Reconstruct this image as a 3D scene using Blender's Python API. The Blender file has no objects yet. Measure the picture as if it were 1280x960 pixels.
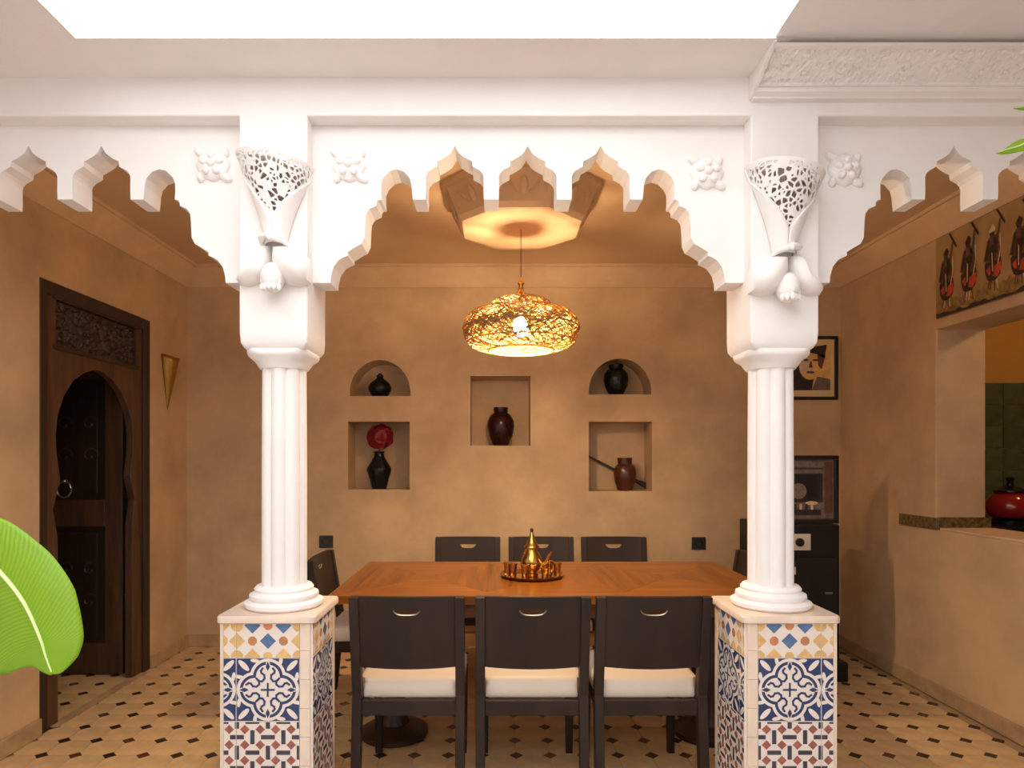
import bpy, bmesh, math, random
import numpy as np
from mathutils import Vector, Matrix
from mathutils.geometry import tessellate_polygon
PI = math.pi
S = bpy.context.scene
COL = S.collection
random.seed(7)

# ------------------------------------------------------------------ camera, sky, exposure
cd = bpy.data.cameras.new('camera')
cam = bpy.data.objects.new('camera', cd); COL.objects.link(cam)
cam.location = (0, 0, 1.35); cam.rotation_euler = (PI/2, 0, 0)
cd.sensor_width = 36; cd.lens = 22.5; cd.shift_x = 20/1280; cd.shift_y = 95/1280
cd.clip_start = 0.05
S.camera = cam
W = bpy.data.worlds.new('sky'); S.world = W; W.use_nodes = True
bg = W.node_tree.nodes['Background']
bg.inputs[0].default_value = (0.97, 0.985, 1.0, 1); bg.inputs[1].default_value = 3.0
S.view_settings.view_transform = 'Standard'; S.view_settings.look = 'None'
S.view_settings.gamma = 1; S.view_settings.use_curve_mapping = False
S.view_settings.exposure = 0.2
S.cycles.use_denoising = True
S.cycles.max_bounces = 8; S.cycles.diffuse_bounces = 5; S.cycles.sample_clamp_indirect = 6
LAMP_POWER = 92.0

# ------------------------------------------------------------------ materials
def lin(c): return tuple(((v/255)/12.92 if v/255 <= .04045 else ((v/255+.055)/1.055)**2.4) for v in c)
class NT:
    def __init__(s, m): s.t = m.node_tree; s.n = s.t.nodes; s.l = s.t.links
    def new(s, k, **kw):
        x = s.n.new(k)
        for a, b in kw.items(): setattr(x, a, b)
        return x
def mat(name, col, rough=.6, metal=0, vary=0.0, scale=8, bump=0.0, bscale=60, col2=None, stretch=None, spec=.5, emit=None, coat=0, objrand=0):
    m = bpy.data.materials.new(name); m.use_nodes = True
    t = NT(m); p = t.n['Principled BSDF']
    p.inputs['Base Color'].default_value = (*col, 1); p.inputs['Roughness'].default_value = rough
    p.inputs['Metallic'].default_value = metal; p.inputs['Specular IOR Level'].default_value = spec
    if coat: p.inputs['Coat Weight'].default_value = coat; p.inputs['Coat Roughness'].default_value = .15
    if emit: p.inputs['Emission Color'].default_value = (*emit[0], 1); p.inputs['Emission Strength'].default_value = emit[1]
    if vary or bump:
        tc = t.new('ShaderNodeTexCoord'); mp = t.new('ShaderNodeMapping')
        t.l.new(tc.outputs['Object'], mp.inputs[0])
        if stretch: mp.inputs['Scale'].default_value = stretch
    if vary:
        nz = t.new('ShaderNodeTexNoise'); nz.inputs['Scale'].default_value = scale; nz.inputs['Detail'].default_value = 6
        nz.inputs['Roughness'].default_value = .6
        t.l.new(mp.outputs[0], nz.inputs['Vector'])
        r = t.new('ShaderNodeValToRGB'); t.l.new(nz.outputs[0], r.inputs[0])
        c2 = col2 or tuple(max(0, c*(1-vary)) for c in col)
        c1 = col if col2 else tuple(min(1, c*(1+vary*.6)) for c in col)
        r.color_ramp.elements[0].position = .32; r.color_ramp.elements[1].position = .68
        r.color_ramp.elements[0].color = (*c2, 1); r.color_ramp.elements[1].color = (*c1, 1)
        out = r.outputs[0]
        if objrand:
            oi = t.new('ShaderNodeObjectInfo'); mr = t.new('ShaderNodeMapRange')
            t.l.new(oi.outputs['Random'], mr.inputs[0]); mr.inputs[3].default_value = 1-objrand; mr.inputs[4].default_value = 1+objrand
            hs = t.new('ShaderNodeHueSaturation'); t.l.new(mr.outputs[0], hs.inputs['Value']); t.l.new(out, hs.inputs['Color']); out = hs.outputs[0]
        t.l.new(out, p.inputs['Base Color'])
    if bump:
        n2 = t.new('ShaderNodeTexNoise'); n2.inputs['Scale'].default_value = bscale; n2.inputs['Detail'].default_value = 4
        t.l.new(mp.outputs[0], n2.inputs['Vector'])
        b = t.new('ShaderNodeBump'); b.inputs['Strength'].default_value = bump; b.inputs['Distance'].default_value = .01
        t.l.new(n2.outputs[0], b.inputs['Height']); t.l.new(b.outputs[0], p.inputs['Normal'])
    return m
M = {}
M['plaster'] = mat('white_plaster', (.86, .81, .78), .75, bump=.12, bscale=25, vary=.03, scale=5)
M['tan'] = mat('tan_tadelakt', (.555, .37, .205), .62, vary=.22, scale=2.2, bump=.12, bscale=9)
M['tanceil'] = mat('tan_ceiling', (.60, .40, .225), .8, vary=.08, scale=2, bump=.08, bscale=20)
M['tancorn'] = mat('tan_cornice', (.60, .40, .235), .75, vary=.12, scale=5, bump=.1, bscale=20)
M['base'] = mat('baseboard_stone', (.42, .27, .14), .5, vary=.25, scale=7, bump=.08)
M['floor'] = mat('floor_bed', (.36, .23, .12), .6, vary=.2, scale=9)
M['tile'] = mat('terracotta_tile', (.58, .38, .19), .42, vary=.2, scale=7, bump=.06, bscale=25, objrand=.05)
M['dot1'] = mat('dark_tile', (.022, .014, .012), .4, vary=.4, scale=30)
M['dot2'] = mat('rust_tile', (.10, .035, .018), .4, vary=.4, scale=30)
M['dot3'] = mat('grey_tile', (.07, .05, .035), .4, vary=.4, scale=30)
M['cap'] = mat('cream_stone', (.76, .60, .48), .35, vary=.1, scale=6)
M['cream'] = mat('cream_tile', (.78, .63, .50), .3, vary=.06, scale=12)
M['white_t'] = mat('white_glaze', (.79, .69, .615), .28)
M['blue_t'] = mat('navy_glaze', (.022, .042, .125), .28, vary=.25, scale=20)
M['sky_t'] = mat('blue_glaze', (.09, .17, .33), .3, vary=.3, scale=25)
M['orange_t'] = mat('orange_glaze', (.55, .22, .09), .3, vary=.25, scale=30)
M['yellow_t'] = mat('ochre_glaze', (.75, .45, .17), .3, vary=.2, scale=25)
M['red_t'] = mat('brick_glaze', (.35, .11, .08), .3, vary=.3, scale=30)
M['grey_t'] = mat('slate_glaze', (.055, .05, .075), .3, vary=.3, scale=30)
M['chair'] = mat('espresso_wood', (.032, .0195, .0145), .45, spec=.18, vary=.35, scale=6, stretch=(1, 1, .2))
M['seat'] = mat('cream_leather', (.76, .64, .53), .5, bump=.05, bscale=80)
M['rim'] = mat('pale_metal', (.75, .62, .45), .3, metal=.7)
M['wood_x'] = mat('honey_wood_x', (.34, .105, .006), .3, vary=.5, spec=.3, scale=5, stretch=(.35, 7, 6), col2=(.13, .034, .004), coat=.15)
M['wood_y'] = mat('honey_wood_y', (.29, .086, .005), .3, vary=.5, spec=.3, scale=5, stretch=(7, .35, 6), col2=(.11, .03, .004), coat=.15)
M['edge'] = mat('honey_edge', (.62, .27, .06), .35, vary=.3, scale=8, stretch=(.4, 4, 4))
M['apron'] = mat('apron_wood', (.15, .05, .012), .45, vary=.4, scale=6, stretch=(.4, 4, 4))
M['dkwood'] = mat('dark_table_wood', (.035, .018, .01), .45, vary=.3, scale=8)
M['door'] = mat('door_wood', (.085, .036, .014), .5, vary=.5, scale=5, stretch=(5, 5, .5), bump=.15, bscale=18)
M['doord'] = mat('door_wood_dark', (.026, .011, .005), .5, vary=.5, scale=5, stretch=(5, 5, .5), bump=.12, bscale=18)
M['carved'] = mat('carved_wood', (.04, .017, .008), .42, vary=.5, scale=30)
M['iron'] = mat('bright_ring', (.55, .5, .45), .3, metal=1)
M['brass'] = mat('brass', (.62, .36, .09), .2, metal=1, vary=.15, scale=15)
M['copper'] = mat('brass_dark', (.50, .27, .09), .24, metal=1, vary=.2, scale=15)
M['sconce'] = mat('sconce_brass', (.36, .19, .035), .38, metal=.75, vary=.2, scale=8)
M['blackglaze'] = mat('black_glaze', (.007, .007, .009), .16, spec=.3)
M['oxblood'] = mat('oxblood_glaze', (.028, .005, .005), .2, spec=.35, vary=.4, scale=12)
M['potbrown'] = mat('brown_pot', (.11, .03, .011), .3, vary=.6, scale=12, col2=(.05, .012, .006))
M['flower'] = mat('red_petal', (.24, .005, .012), .6, vary=.3, scale=20)
M['leafd'] = mat('dark_leaf', (.03, .07, .02), .5)
M['socket'] = mat('socket_plastic', (.02, .014, .01), .3)
M['black'] = mat('black_enamel', (.009, .008, .007), .4, spec=.25)
M['blackframe'] = mat('black_frame', (.010, .008, .007), .35)
M['label'] = mat('cream_panel', (.62, .52, .42), .4)
M['granite'] = mat('granite', (.22, .14, .05), .25, vary=.7, scale=45, col2=(.05, .03, .012))
M['ochre'] = mat('ochre_wall', (.48, .24, .04), .7, vary=.1, scale=4)
M['green'] = mat('green_tile', (.08, .115, .06), .25, vary=.5, scale=9, col2=(.03, .05, .025), objrand=.2)
M['redpot'] = mat('red_pot', (.26, .012, .010), .12)
M['cord'] = mat('lamp_cord', (.04, .02, .01), .6)
M['bulb'] = mat('bulb_glow', (1, .8, .5), .4, emit=((1, .75, .45), 3000))
M['pp_bg'] = mat('print_ochre', (.36, .22, .095), .6, vary=.25, scale=6)
M['pp_grass'] = mat('print_grass', (.40, .24, .06), .6, vary=.6, scale=25, col2=(.12, .06, .02))
M['pp_dark'] = mat('print_dark', (.025, .012, .010), .5, vary=.3, scale=20)
M['pp_brown'] = mat('print_brown', (.12, .045, .025), .5, vary=.3, scale=30)
M['pp_red'] = mat('print_red', (.50, .055, .02), .5, vary=.4, scale=25)
M['pp_cream'] = mat('print_cream', (.62, .46, .28), .5, vary=.2, scale=20)
M['pp_gold'] = mat('print_gold', (.75, .45, .13), .5, vary=.3, scale=15)
M['pp_grey'] = mat('print_grey', (.16, .12, .09), .5, vary=.4, scale=30)
M['pp_mount'] = mat('print_mount', (.70, .52, .28), .6, vary=.08, scale=5)
M['court'] = mat('pale_courtyard_stone', (.66, .62, .58), .6, vary=.08, scale=4)
M['hole_shade'] = mat('taupe_hole_shade', (.40, .34, .29), .8)  # shade inside the lattice holes, put into the colour
M['pot'] = mat('plant_pot', (.35, .14, .07), .6, vary=.2)
M['soil'] = mat('soil', (.03, .02, .012), .9)
M['stem'] = mat('banana_stem', (.22, .30, .06), .5, vary=.3, scale=8, stretch=(4, 4, .5))
M['midrib'] = mat('leaf_rib', (.62, .72, .30), .45)
def wicker():
    m = bpy.data.materials.new('wicker'); m.use_nodes = True; t = NT(m); p = t.n['Principled BSDF']; o = t.n['Material Output']
    p.inputs['Base Color'].default_value = (.40, .235, .08, 1); p.inputs['Roughness'].default_value = .6
    tr = t.new('ShaderNodeBsdfTranslucent'); tr.inputs[0].default_value = (.52, .31, .095, 1)
    mx = t.new('ShaderNodeMixShader'); mx.inputs[0].default_value = .4
    t.l.new(p.outputs[0], mx.inputs[1]); t.l.new(tr.outputs[0], mx.inputs[2]); t.l.new(mx.outputs[0], o.inputs[0])
    return m
M['wicker'] = wicker()
def leafmat():
    m = bpy.data.materials.new('banana_leaf'); m.use_nodes = True; t = NT(m); p = t.n['Principled BSDF']; o = t.n['Material Output']
    uv = t.new('ShaderNodeUVMap'); w = t.new('ShaderNodeTexWave'); w.inputs['Scale'].default_value = 17; w.bands_direction = 'Y'
    w.inputs['Distortion'].default_value = 1.2; w.inputs['Detail'].default_value = 2
    t.l.new(uv.outputs[0], w.inputs[0])
    r = t.new('ShaderNodeValToRGB'); t.l.new(w.outputs['Color'], r.inputs[0])
    r.color_ramp.elements[0].color = (.235, .43, .010, 1); r.color_ramp.elements[1].color = (.30, .52, .015, 1)
    t.l.new(r.outputs[0], p.inputs['Base Color']); p.inputs['Roughness'].default_value = .35
    b = t.new('ShaderNodeBump'); b.inputs['Strength'].default_value = .15; b.inputs['Distance'].default_value = .002
    t.l.new(w.outputs['Color'], b.inputs['Height']); t.l.new(b.outputs[0], p.inputs['Normal'])
    tr = t.new('ShaderNodeBsdfTranslucent'); t.l.new(r.outputs[0], tr.inputs[0])
    mx = t.new('ShaderNodeMixShader'); mx.inputs[0].default_value = .35
    t.l.new(p.outputs[0], mx.inputs[1]); t.l.new(tr.outputs[0], mx.inputs[2]); t.l.new(mx.outputs[0], o.inputs[0])
    return m
M['leaf'] = leafmat()

# ------------------------------------------------------------------ mesh helpers
ROOT = {}
class MB:
    def __init__(s): s.v = []; s.f = []; s.m = []
    def add(s, vs, fs, mi=0):
        o = len(s.v); s.v += [tuple(v) for v in vs]; s.f += [tuple(i+o for i in f) for f in fs]; s.m += [mi]*len(fs); return s
    def box(s, x0, x1, y0, y1, z0, z1, mi=0):
        v = [(x, y, z) for x in (x0, x1) for y in (y0, y1) for z in (z0, z1)]
        return s.add(v, [(0,1,3,2),(4,6,7,5),(0,4,5,1),(2,3,7,6),(0,2,6,4),(1,5,7,3)], mi)
    def extr(s, loops, ax, a, b, mi=0):
        T = {'x': lambda u, v, w: (w, u, v), 'y': lambda u, v, w: (u, w, v), 'z': lambda u, v, w: (u, v, w)}[ax]
        tri = tessellate_polygon([[Vector((p[0], p[1], 0)) for p in L] for L in loops])
        pts = [p for L in loops for p in L]; n = len(pts)
        vs = [T(p[0], p[1], a) for p in pts] + [T(p[0], p[1], b) for p in pts]
        fs = [tuple(t) for t in tri] + [tuple(i+n for i in reversed(t)) for t in tri]
        o = 0
        for L in loops:
            k = len(L)
            for i in range(k):
                j = (i+1) % k; fs.append((o+i, o+j, o+j+n, o+i+n))
            o += k
        return s.add(vs, fs, mi)
    def rings(s, rings, closed=True, caps=True, mi=0):
        n = len(rings[0]); vs = [p for r in rings for p in r]; fs = []
        for i in range(len(rings)-1):
            for j in range(n if closed else n-1):
                k = (j+1) % n; fs.append((i*n+j, i*n+k, (i+1)*n+k, (i+1)*n+j))
        if caps and closed:
            fs.append(tuple(range(n-1, -1, -1))); fs.append(tuple((len(rings)-1)*n+j for j in range(n)))
        return s.add(vs, fs, mi)
    def lathe(s, prof, cx=0, cy=0, n=24, mi=0, caps=True, rf=None):
        R = []
        for r, z in prof:
            R.append([(cx+r*(rf(2*PI*j/n) if rf else 1)*math.cos(2*PI*j/n), cy+r*(rf(2*PI*j/n) if rf else 1)*math.sin(2*PI*j/n), z) for j in range(n)])
        return s.rings(R, True, caps, mi)
    def rsq(s, prof, cx, cy, mi=0, k=4):
        R = []
        for z, hx, hy, r in prof:
            ring = []
            for qx, qy, a0 in ((1, 1, 0), (-1, 1, PI/2), (-1, -1, PI), (1, -1, 1.5*PI)):
                for i in range(k+1):
                    a = a0+PI/2*i/k; ring.append((cx+qx*(hx-r)+r*math.cos(a), cy+qy*(hy-r)+r*math.sin(a), z))
            R.append(ring)
        return s.rings(R, True, True, mi)
    def tube(s, pts, r, n=6, mi=0, closed=False):
        P = [Vector([float(c) for c in p]) for p in pts]; R = []; r = [float(q) for q in r] if isinstance(r, (list, tuple)) else float(r)
        rr = r if isinstance(r, (list, tuple)) else [r]*len(P)
        for i, p in enumerate(P):
            if closed: d = P[(i+1) % len(P)]-P[i-1]
            else: d = P[min(i+1, len(P)-1)]-P[max(i-1, 0)]
            d.normalize(); u = d.cross(Vector((0, 0, 1)))
            if u.length < .05: u = d.cross(Vector((0, 1, 0)))
            u.normalize(); w = d.cross(u)
            R.append([tuple(p+rr[i]*(math.cos(2*PI*j/n)*u+math.sin(2*PI*j/n)*w)) for j in range(n)])
        if closed: R.append(R[0])
        return s.rings(R, True, not closed, mi)
    def ball(s, c, r, n=12, m=8, mi=0):
        rx, ry, rz = r if isinstance(r, (tuple, list)) else (r, r, r)
        R = []
        for i in range(m+1):
            a = -PI/2+PI*i/m; k = max(math.cos(a), .02)
            R.append([(c[0]+rx*k*math.cos(2*PI*j/n), c[1]+ry*k*math.sin(2*PI*j/n), c[2]+rz*math.sin(a)) for j in range(n)])
        return s.rings(R, True, True, mi)
    def pillow(s, outline, T, bulge, back=0.0, k=6, mi=0):
        """outline (u,v) swollen towards +w, T maps (u,v,w) to 3-D; a closed lump lying on w=back"""
        cx = sum(p[0] for p in outline)/len(outline); cy = sum(p[1] for p in outline)/len(outline); R = []
        R.append([T(p[0], p[1], back) for p in outline])
        for i in range(k):
            a = PI/2*i/k; q = math.cos(a)
            R.append([T(cx+(p[0]-cx)*q, cy+(p[1]-cy)*q, back+.002+bulge*math.sin(a)) for p in outline])
        R.append([T(cx+(p[0]-cx)*.02, cy+(p[1]-cy)*.02, back+.002+bulge) for p in outline])
        return s.rings(R, True, True, mi)
    def patch(s, fn, nu, nv, keep=None, mi=0):
        vs = [fn(i/nu, j/nv) for i in range(nu+1) for j in range(nv+1)]; fs = []
        for i in range(nu):
            for j in range(nv):
                if keep is None or keep[i][j]: fs.append((i*(nv+1)+j, (i+1)*(nv+1)+j, (i+1)*(nv+1)+j+1, i*(nv+1)+j+1))
        return s.add(vs, fs, mi)
    def build(s, name, mats, parent=None, local=False, smooth=None, recalc=True, bevel=0, solid=0, kind=None):
        off = Vector((0, 0, 0))
        if parent is not None and not local: off = ROOT.get(parent.as_pointer(), off)
        me = bpy.data.meshes.new(name)
        me.from_pydata([tuple(Vector(v)-off) for v in s.v], [], s.f)
        for m in (mats if isinstance(mats, (list, tuple)) else [mats]): me.materials.append(M[m] if isinstance(m, str) else m)
        me.polygons.foreach_set('material_index', s.m)
        if recalc or solid:
            b = bmesh.new(); b.from_mesh(me); bmesh.ops.remove_doubles(b, verts=b.verts, dist=1e-6)
            if solid:
                lo = [v for v in b.verts if not v.link_faces]; bmesh.ops.delete(b, geom=lo, context='VERTS')
            bmesh.ops.recalc_face_normals(b, faces=b.faces); b.to_mesh(me); b.free()
        if smooth is not None:
            me.shade_smooth()
            if smooth < 180: me.set_sharp_from_angle(angle=math.radians(smooth))
        o = bpy.data.objects.new(name, me); COL.objects.link(o)
        if parent is not None:
            o.parent = parent; ROOT[o.as_pointer()] = off
        if bevel:
            x = o.modifiers.new('bevel', 'BEVEL'); x.width = bevel; x.segments = 2; x.limit_method = 'ANGLE'
        if solid:
            x = o.modifiers.new('solid', 'SOLIDIFY'); x.thickness = solid; x.offset = 0
        if kind: o['kind'] = kind
        return o
def thing(name, label, cat, loc, group=None, rz=0):
    o = bpy.data.objects.new(name, None); COL.objects.link(o); o.location = loc; o.rotation_euler = (0, 0, rz)
    o.empty_display_size = .1
    ROOT[o.as_pointer()] = Vector(loc); return tag(o, label, cat, group)
def tag(o, label, cat, group=None):
    o['label'] = label; o['category'] = cat
    if group: o['group'] = group
    return o
def copy_tree(o, parent=None):
    c = o.copy(); COL.objects.link(c)
    if parent is not None: c.parent = parent
    for ch in list(o.children): copy_tree(ch, c)
    return c
def struct(o): o['kind'] = 'structure'; return o
def arc(cx, cy, r, a0, a1, n, ry=None):
    return [(cx+r*math.cos(a0+(a1-a0)*i/n), cy+(ry or r)*math.sin(a0+(a1-a0)*i/n)) for i in range(n+1)]
def clip(poly, ax, val, sign):
    out = []
    for i in range(len(poly)):
        a, b = poly[i-1], poly[i]; ia, ib = sign*(a[ax]-val) <= 0, sign*(b[ax]-val) <= 0
        if ia != ib:
            t = (val-a[ax])/(b[ax]-a[ax]); out.append((a[0]+t*(b[0]-a[0]), a[1]+t*(b[1]-a[1])))
        if ib: out.append(b)
    return out
def cliprect(p, x0, x1, y0, y1):
    for ax, v, sg in ((0, x0, -1), (0, x1, 1), (1, y0, -1), (1, y1, 1)):
        if len(p) < 3: return []
        p = clip(p, ax, v, sg)
    return p if len(p) >= 3 else []

# ------------------------------------------------------------------ the room
XL, XR, YB = -2.24, 2.50, 4.64
CEIL, SOF, BEAM = 2.735, 2.697, 2.562
YF, YK = 2.255, 2.496          # front and back of the arcade
# floor with octagon tiles and small dark diamonds
fl = MB().box(-4.2, 4.6, -3.2, 4.9, -.12, -.006).build('floor', 'floor'); struct(fl)
G, DX, DY = .155, -2.078, 3.081
H = .0315
def oct_pts(cx, cy, g=.0007):
    h = G/2-g; c = H; pts = []
    for qx, qy in ((1, -1), (1, 1), (-1, 1), (-1, -1)):
        a = (cx+qx*h, cy+qy*(h-c+g)); b = (cx+qx*(h-c+g), cy+qy*h)
        pts += [a, b] if qx*qy > 0 else [b, a]
    return pts
def tile_mb(pts, z1): return MB().extr([pts], 'z', -.008, z1)
cells, dots = [], []
for i in range(-7, 32):
    for j in range(-7, 12):
        x, y = DX+G*i, DY+G*j
        for lst, cx, cy, rad in ((dots, x, y, .03), (cells, x+G/2, y+G/2, .078)):
            if cy > YB-rad*.6: continue
            if cx > XR-rad*.6: continue
            if cx < XL+rad*.6 and not (3.2 < cy < 4.09): continue
            lst.append((cx, cy))
def rank(p):
    px = 620+800*p[0]/p[1]; py = 575+1080/p[1]
    return (0 if (-20 < px < 1300 and py < 975) else 1, p[1])
cells.sort(key=rank); dots.sort(key=rank)
tm = None; dms = {}
restt, restd = MB(), MB()
for k, (x, y) in enumerate(cells):
    if k < 300:
        if tm is None:
            t = tile_mb(oct_pts(0, 0), 0).build('floor_tile', 'tile', fl, local=True); tm = t
        else:
            t = tm.copy(); COL.objects.link(t)
        t.location = (x, y, random.uniform(-.0006, .0006))
    else: restt.extr([oct_pts(x, y)], 'z', -.008, 0)
dp = lambda x, y: [(x-H, y), (x, y-H), (x+H, y), (x, y+H)]
for k, (x, y) in enumerate(dots):
    q = random.random(); key = 'dot2' if q < .13 else 'dot3' if q < .22 else 'dot1'
    if k < 300:
        if key not in dms:
            t = tile_mb(dp(0, 0), 0).build('dark_tile', key, fl, local=True); dms[key] = t
        else:
            t = dms[key].copy(); COL.objects.link(t)
        t.location = (x, y, .0007)
    else: restd.extr([dp(x, y)], 'z', -.008, .0007)
restt.build('floor_tile', 'tile', fl, kind='stuff'); restd.build('dark_tile', 'dot1', fl, kind='stuff')
cf_ = MB().box(XL, XR, -3.2, 1.95, -.006, .001).build('floor_courtyard', 'court'); struct(cf_)  # unseen floor, made pale so its bounce cools the soffit
# threshold strip along the doorway
MB().box(XL-.03, XL+.03, 3.23, 4.06, -.004, .003).build('threshold_strip', 'base', fl)

# back wall with five niches
sx = YB/800
nx = lambda px: (px-620)*sx
nz = lambda py: 1.35+(575-py)*sx
def sqn(a, b, t, c): return [(nx(a), nz(c)), (nx(b), nz(c)), (nx(b), nz(t)), (nx(a), nz(t))]
def arn(a, b, t, c):
    r = (nx(b)-nx(a))/2; cx = (nx(a)+nx(b))/2; zt = nz(t); z0 = nz(c); zs = z0+.025
    return [(cx-r, z0), (cx+r, z0)] + arc(cx, zs, r, 0, PI, 16, zt-zs)
NICHES = [arn(437, 513, 450, 495), sqn(435, 512, 527, 612), sqn(588, 663, 470, 557), arn(736, 814, 448, 493), sqn(736, 815, 527, 614)]
ND = .24
bw = MB().extr([[(XL-.2, -.1), (XR+.1, -.1), (XR+.1, 2.9), (XL-.2, 2.9)]]+NICHES, 'y', YB, YB+ND).build('wall_back', 'tan'); struct(bw)
MB().box(XL-.2, XR+.1, YB+ND, YB+ND+.05, -.1, 2.9).build('niche_backing', 'tan', bw)
# left wall with the doorway
D0, D1, DH = 3.14, 4.14, 2.25
struct(MB().extr([[(.2, -.1), (YB+.1, -.1), (YB+.1, 2.9), (.2, 2.9)], [(D0, -.05), (D1, -.05), (D1, DH), (D0, DH)]], 'x', XL-.2, XL).build('wall_left', 'tan'))
back = MB(); back.box(-4.2, -4.1, 2.6, 4.9, -.1, 2.9); back.box(-4.2, XL-.2, 2.5, 2.6, -.1, 2.9); back.box(-4.2, XL-.2, 4.9, 5.0, -.1, 2.9); back.box(-4.2, XL-.2, 2.5, 5, 2.6, 2.7)
struct(back.build('wall_hall', 'tan'))
struct(MB().box(XL-.2, XL+.004, -3.2, 2.31, -.1, 2.9).build('wall_courtyard_left', 'plaster'))  # unseen white facing, there for neutral bounce onto the soffit
# right wall with the kitchen hatch
K0, K1, KS, KT, WT = 1.6, 3.635, .955, 2.09, .282
struct(MB().extr([[(.2, -.1), (YB+.1, -.1), (YB+.1, 2.9), (.2, 2.9)], [(K0, KS), (K1, KS), (K1, KT), (K0, KT)]], 'x', XR, XR+WT).build('wall_right', 'tan', bevel=.008))
struct(MB().box(XR-.004, XR+.2, -3.2, 1.55, -.1, 2.9).build('wall_courtyard_right', 'plaster'))  # unseen white facing on this side too, for neutral bounce
# kitchen shell
struct(MB().box(XR+WT, 4.6, 4.4, 4.5, -.1, 2.7).build('wall_kitchen_back', 'ochre'))
struct(MB().box(4.5, 4.6, .5, 4.5, -.1, 2.7).build('wall_kitchen_side', 'ochre'))
struct(MB().box(XR+WT, 4.6, .5, 4.5, 2.62, 2.7).build('ceiling_kitchen', 'ochre'))
struct(MB().box(XR+WT, 4.6, .4, .5, -.1, 2.7).build('wall_kitchen_front', 'ochre'))
gt = None
kb = bpy.data.objects['wall_kitchen_back']
for i in range(8):
    for j in range(7):
        if gt is None: t = MB().box(.0015, .1485, -.008, 0, .0015, .1485).build('wall_tile', 'green', kb, local=True, bevel=.002); gt = t
        else: t = gt.copy(); COL.objects.link(t)
        t.location = (XR+WT+.55+i*.15, 4.4, 1.88-.15*(j+1))
# ceilings and overhang
struct(MB().box(XL-.2, XR+.2, YK-.05, YB+.1, CEIL, 2.9).build('ceiling', 'tanceil'))
OX0, OX1, OY1 = -1.342, .895, 2.045
so = MB()
def wedge(mb, base, e0, e1, inn0, inn1, th):     # thin-lipped slab edge
    pass
lip = .30
# left, right and front soffit slabs, each thinning out to a lip at the opening
so.extr([[(XL-.2, SOF), (OX0, SOF), (OX0-lip, SOF+.15), (XL-.2, SOF+.15)]], 'y', -3.2, YF+.05)
so.extr([[(XR+.2, SOF+.012), (OX1, SOF+.012), (OX1+lip, SOF+.15), (XR+.2, SOF+.15)]], 'y', -3.2, YF+.05)
so.extr([[(YF+.05, SOF+.0008), (OY1, SOF+.0008), (OY1+.18, SOF+.08), (YF+.05, SOF+.15)]], 'x', OX0-.05, OX1+.05)
struct(so.build('ceiling_overhang', 'plaster'))
struct(MB().box(XL-.2, XR+.2, -3.3, -3.2, -.1, 2.9).build('wall_courtyard', 'plaster'))
# cornice in the room
cn = MB()
def cornice_prof(s=1): return [(0, 2.60), (.012, 2.60), (.115, 2.715), (.13, 2.715), (.13, 2.74), (0, 2.74)]
c1 = MB().extr([[(YB-a, z) for a, z in cornice_prof()]], 'x', XL, XR); struct(c1.build('trim_1', 'tancorn'))
c2 = MB().extr([[(XL+a, z) for a, z in cornice_prof()]], 'y', YK, YB); struct(c2.build('trim_2', 'tancorn'))
c3 = MB().extr([[(XR-a, z) for a, z in cornice_prof()]], 'y', YK, YB); struct(c3.build('trim_3', 'tancorn'))
# baseboards
struct(MB().box(XL, XR, YB-.018, YB, 0, .085).build('baseboard_back', 'base', bevel=.004))
bl = MB(); bl.box(XL, XL+.018, 1.0, D0-.005, 0, .085); bl.box(XL, XL+.018, D1+.005, YB, 0, .085)
struct(bl.build('baseboard_left', 'base', bevel=.004))
struct(MB().box(XR-.018, XR, 1.0, YB, 0, .085).build('baseboard_right', 'base', bevel=.004))
# octagonal ceiling boss over the table
OCX, OCY = .13, 3.34
def octr(r, z): return [(OCX+r*math.cos(PI/8+k*PI/4), OCY+r*math.sin(PI/8+k*PI/4), z) for k in range(8)]
cb = thing('ceiling_boss', 'octagonal carved plaster boss on the tan ceiling above the pendant lamp', 'ceiling rose', (OCX, OCY, CEIL))
m_ = MB(); m_.rings([octr(.43, CEIL+.01), octr(.43, CEIL-.025), octr(.405, CEIL-.03), octr(.345, 2.575), octr(.325, 2.55), octr(.02, 2.553)])
m_.build('boss_body', 'tancorn', cb)
for k in range(8):
    a = k*PI/4; c_ = MB()
    ux, uy = -math.sin(a), math.cos(a)
    def Tq(u, v, w, a=a, ux=ux, uy=uy):
        r = .36-.05*(1-v) + w; r = (.372-.056*(1-v)) + w
        return (OCX+r*math.cos(a)+ux*u, OCY+r*math.sin(a)+uy*u, 2.585+.105*v)
    for sgn in (-1, 1):
        pts = [(sgn*(.02+.018*t+.05*math.sin(t*.9)), .25+.5*math.sin(t*1.3)**2) for t in np.linspace(0, 2.4, 12)]
        c_.tube([Tq(u, v, .002) for u, v in pts], .006, 5)
    c_.pillow([(.022*math.cos(t), .5+.35*math.sin(t)) for t in np.linspace(0, 2*PI, 12, endpoint=False)], Tq, .012)
    c_.build('carved_scroll', 'tancorn', cb, smooth=60)

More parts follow.
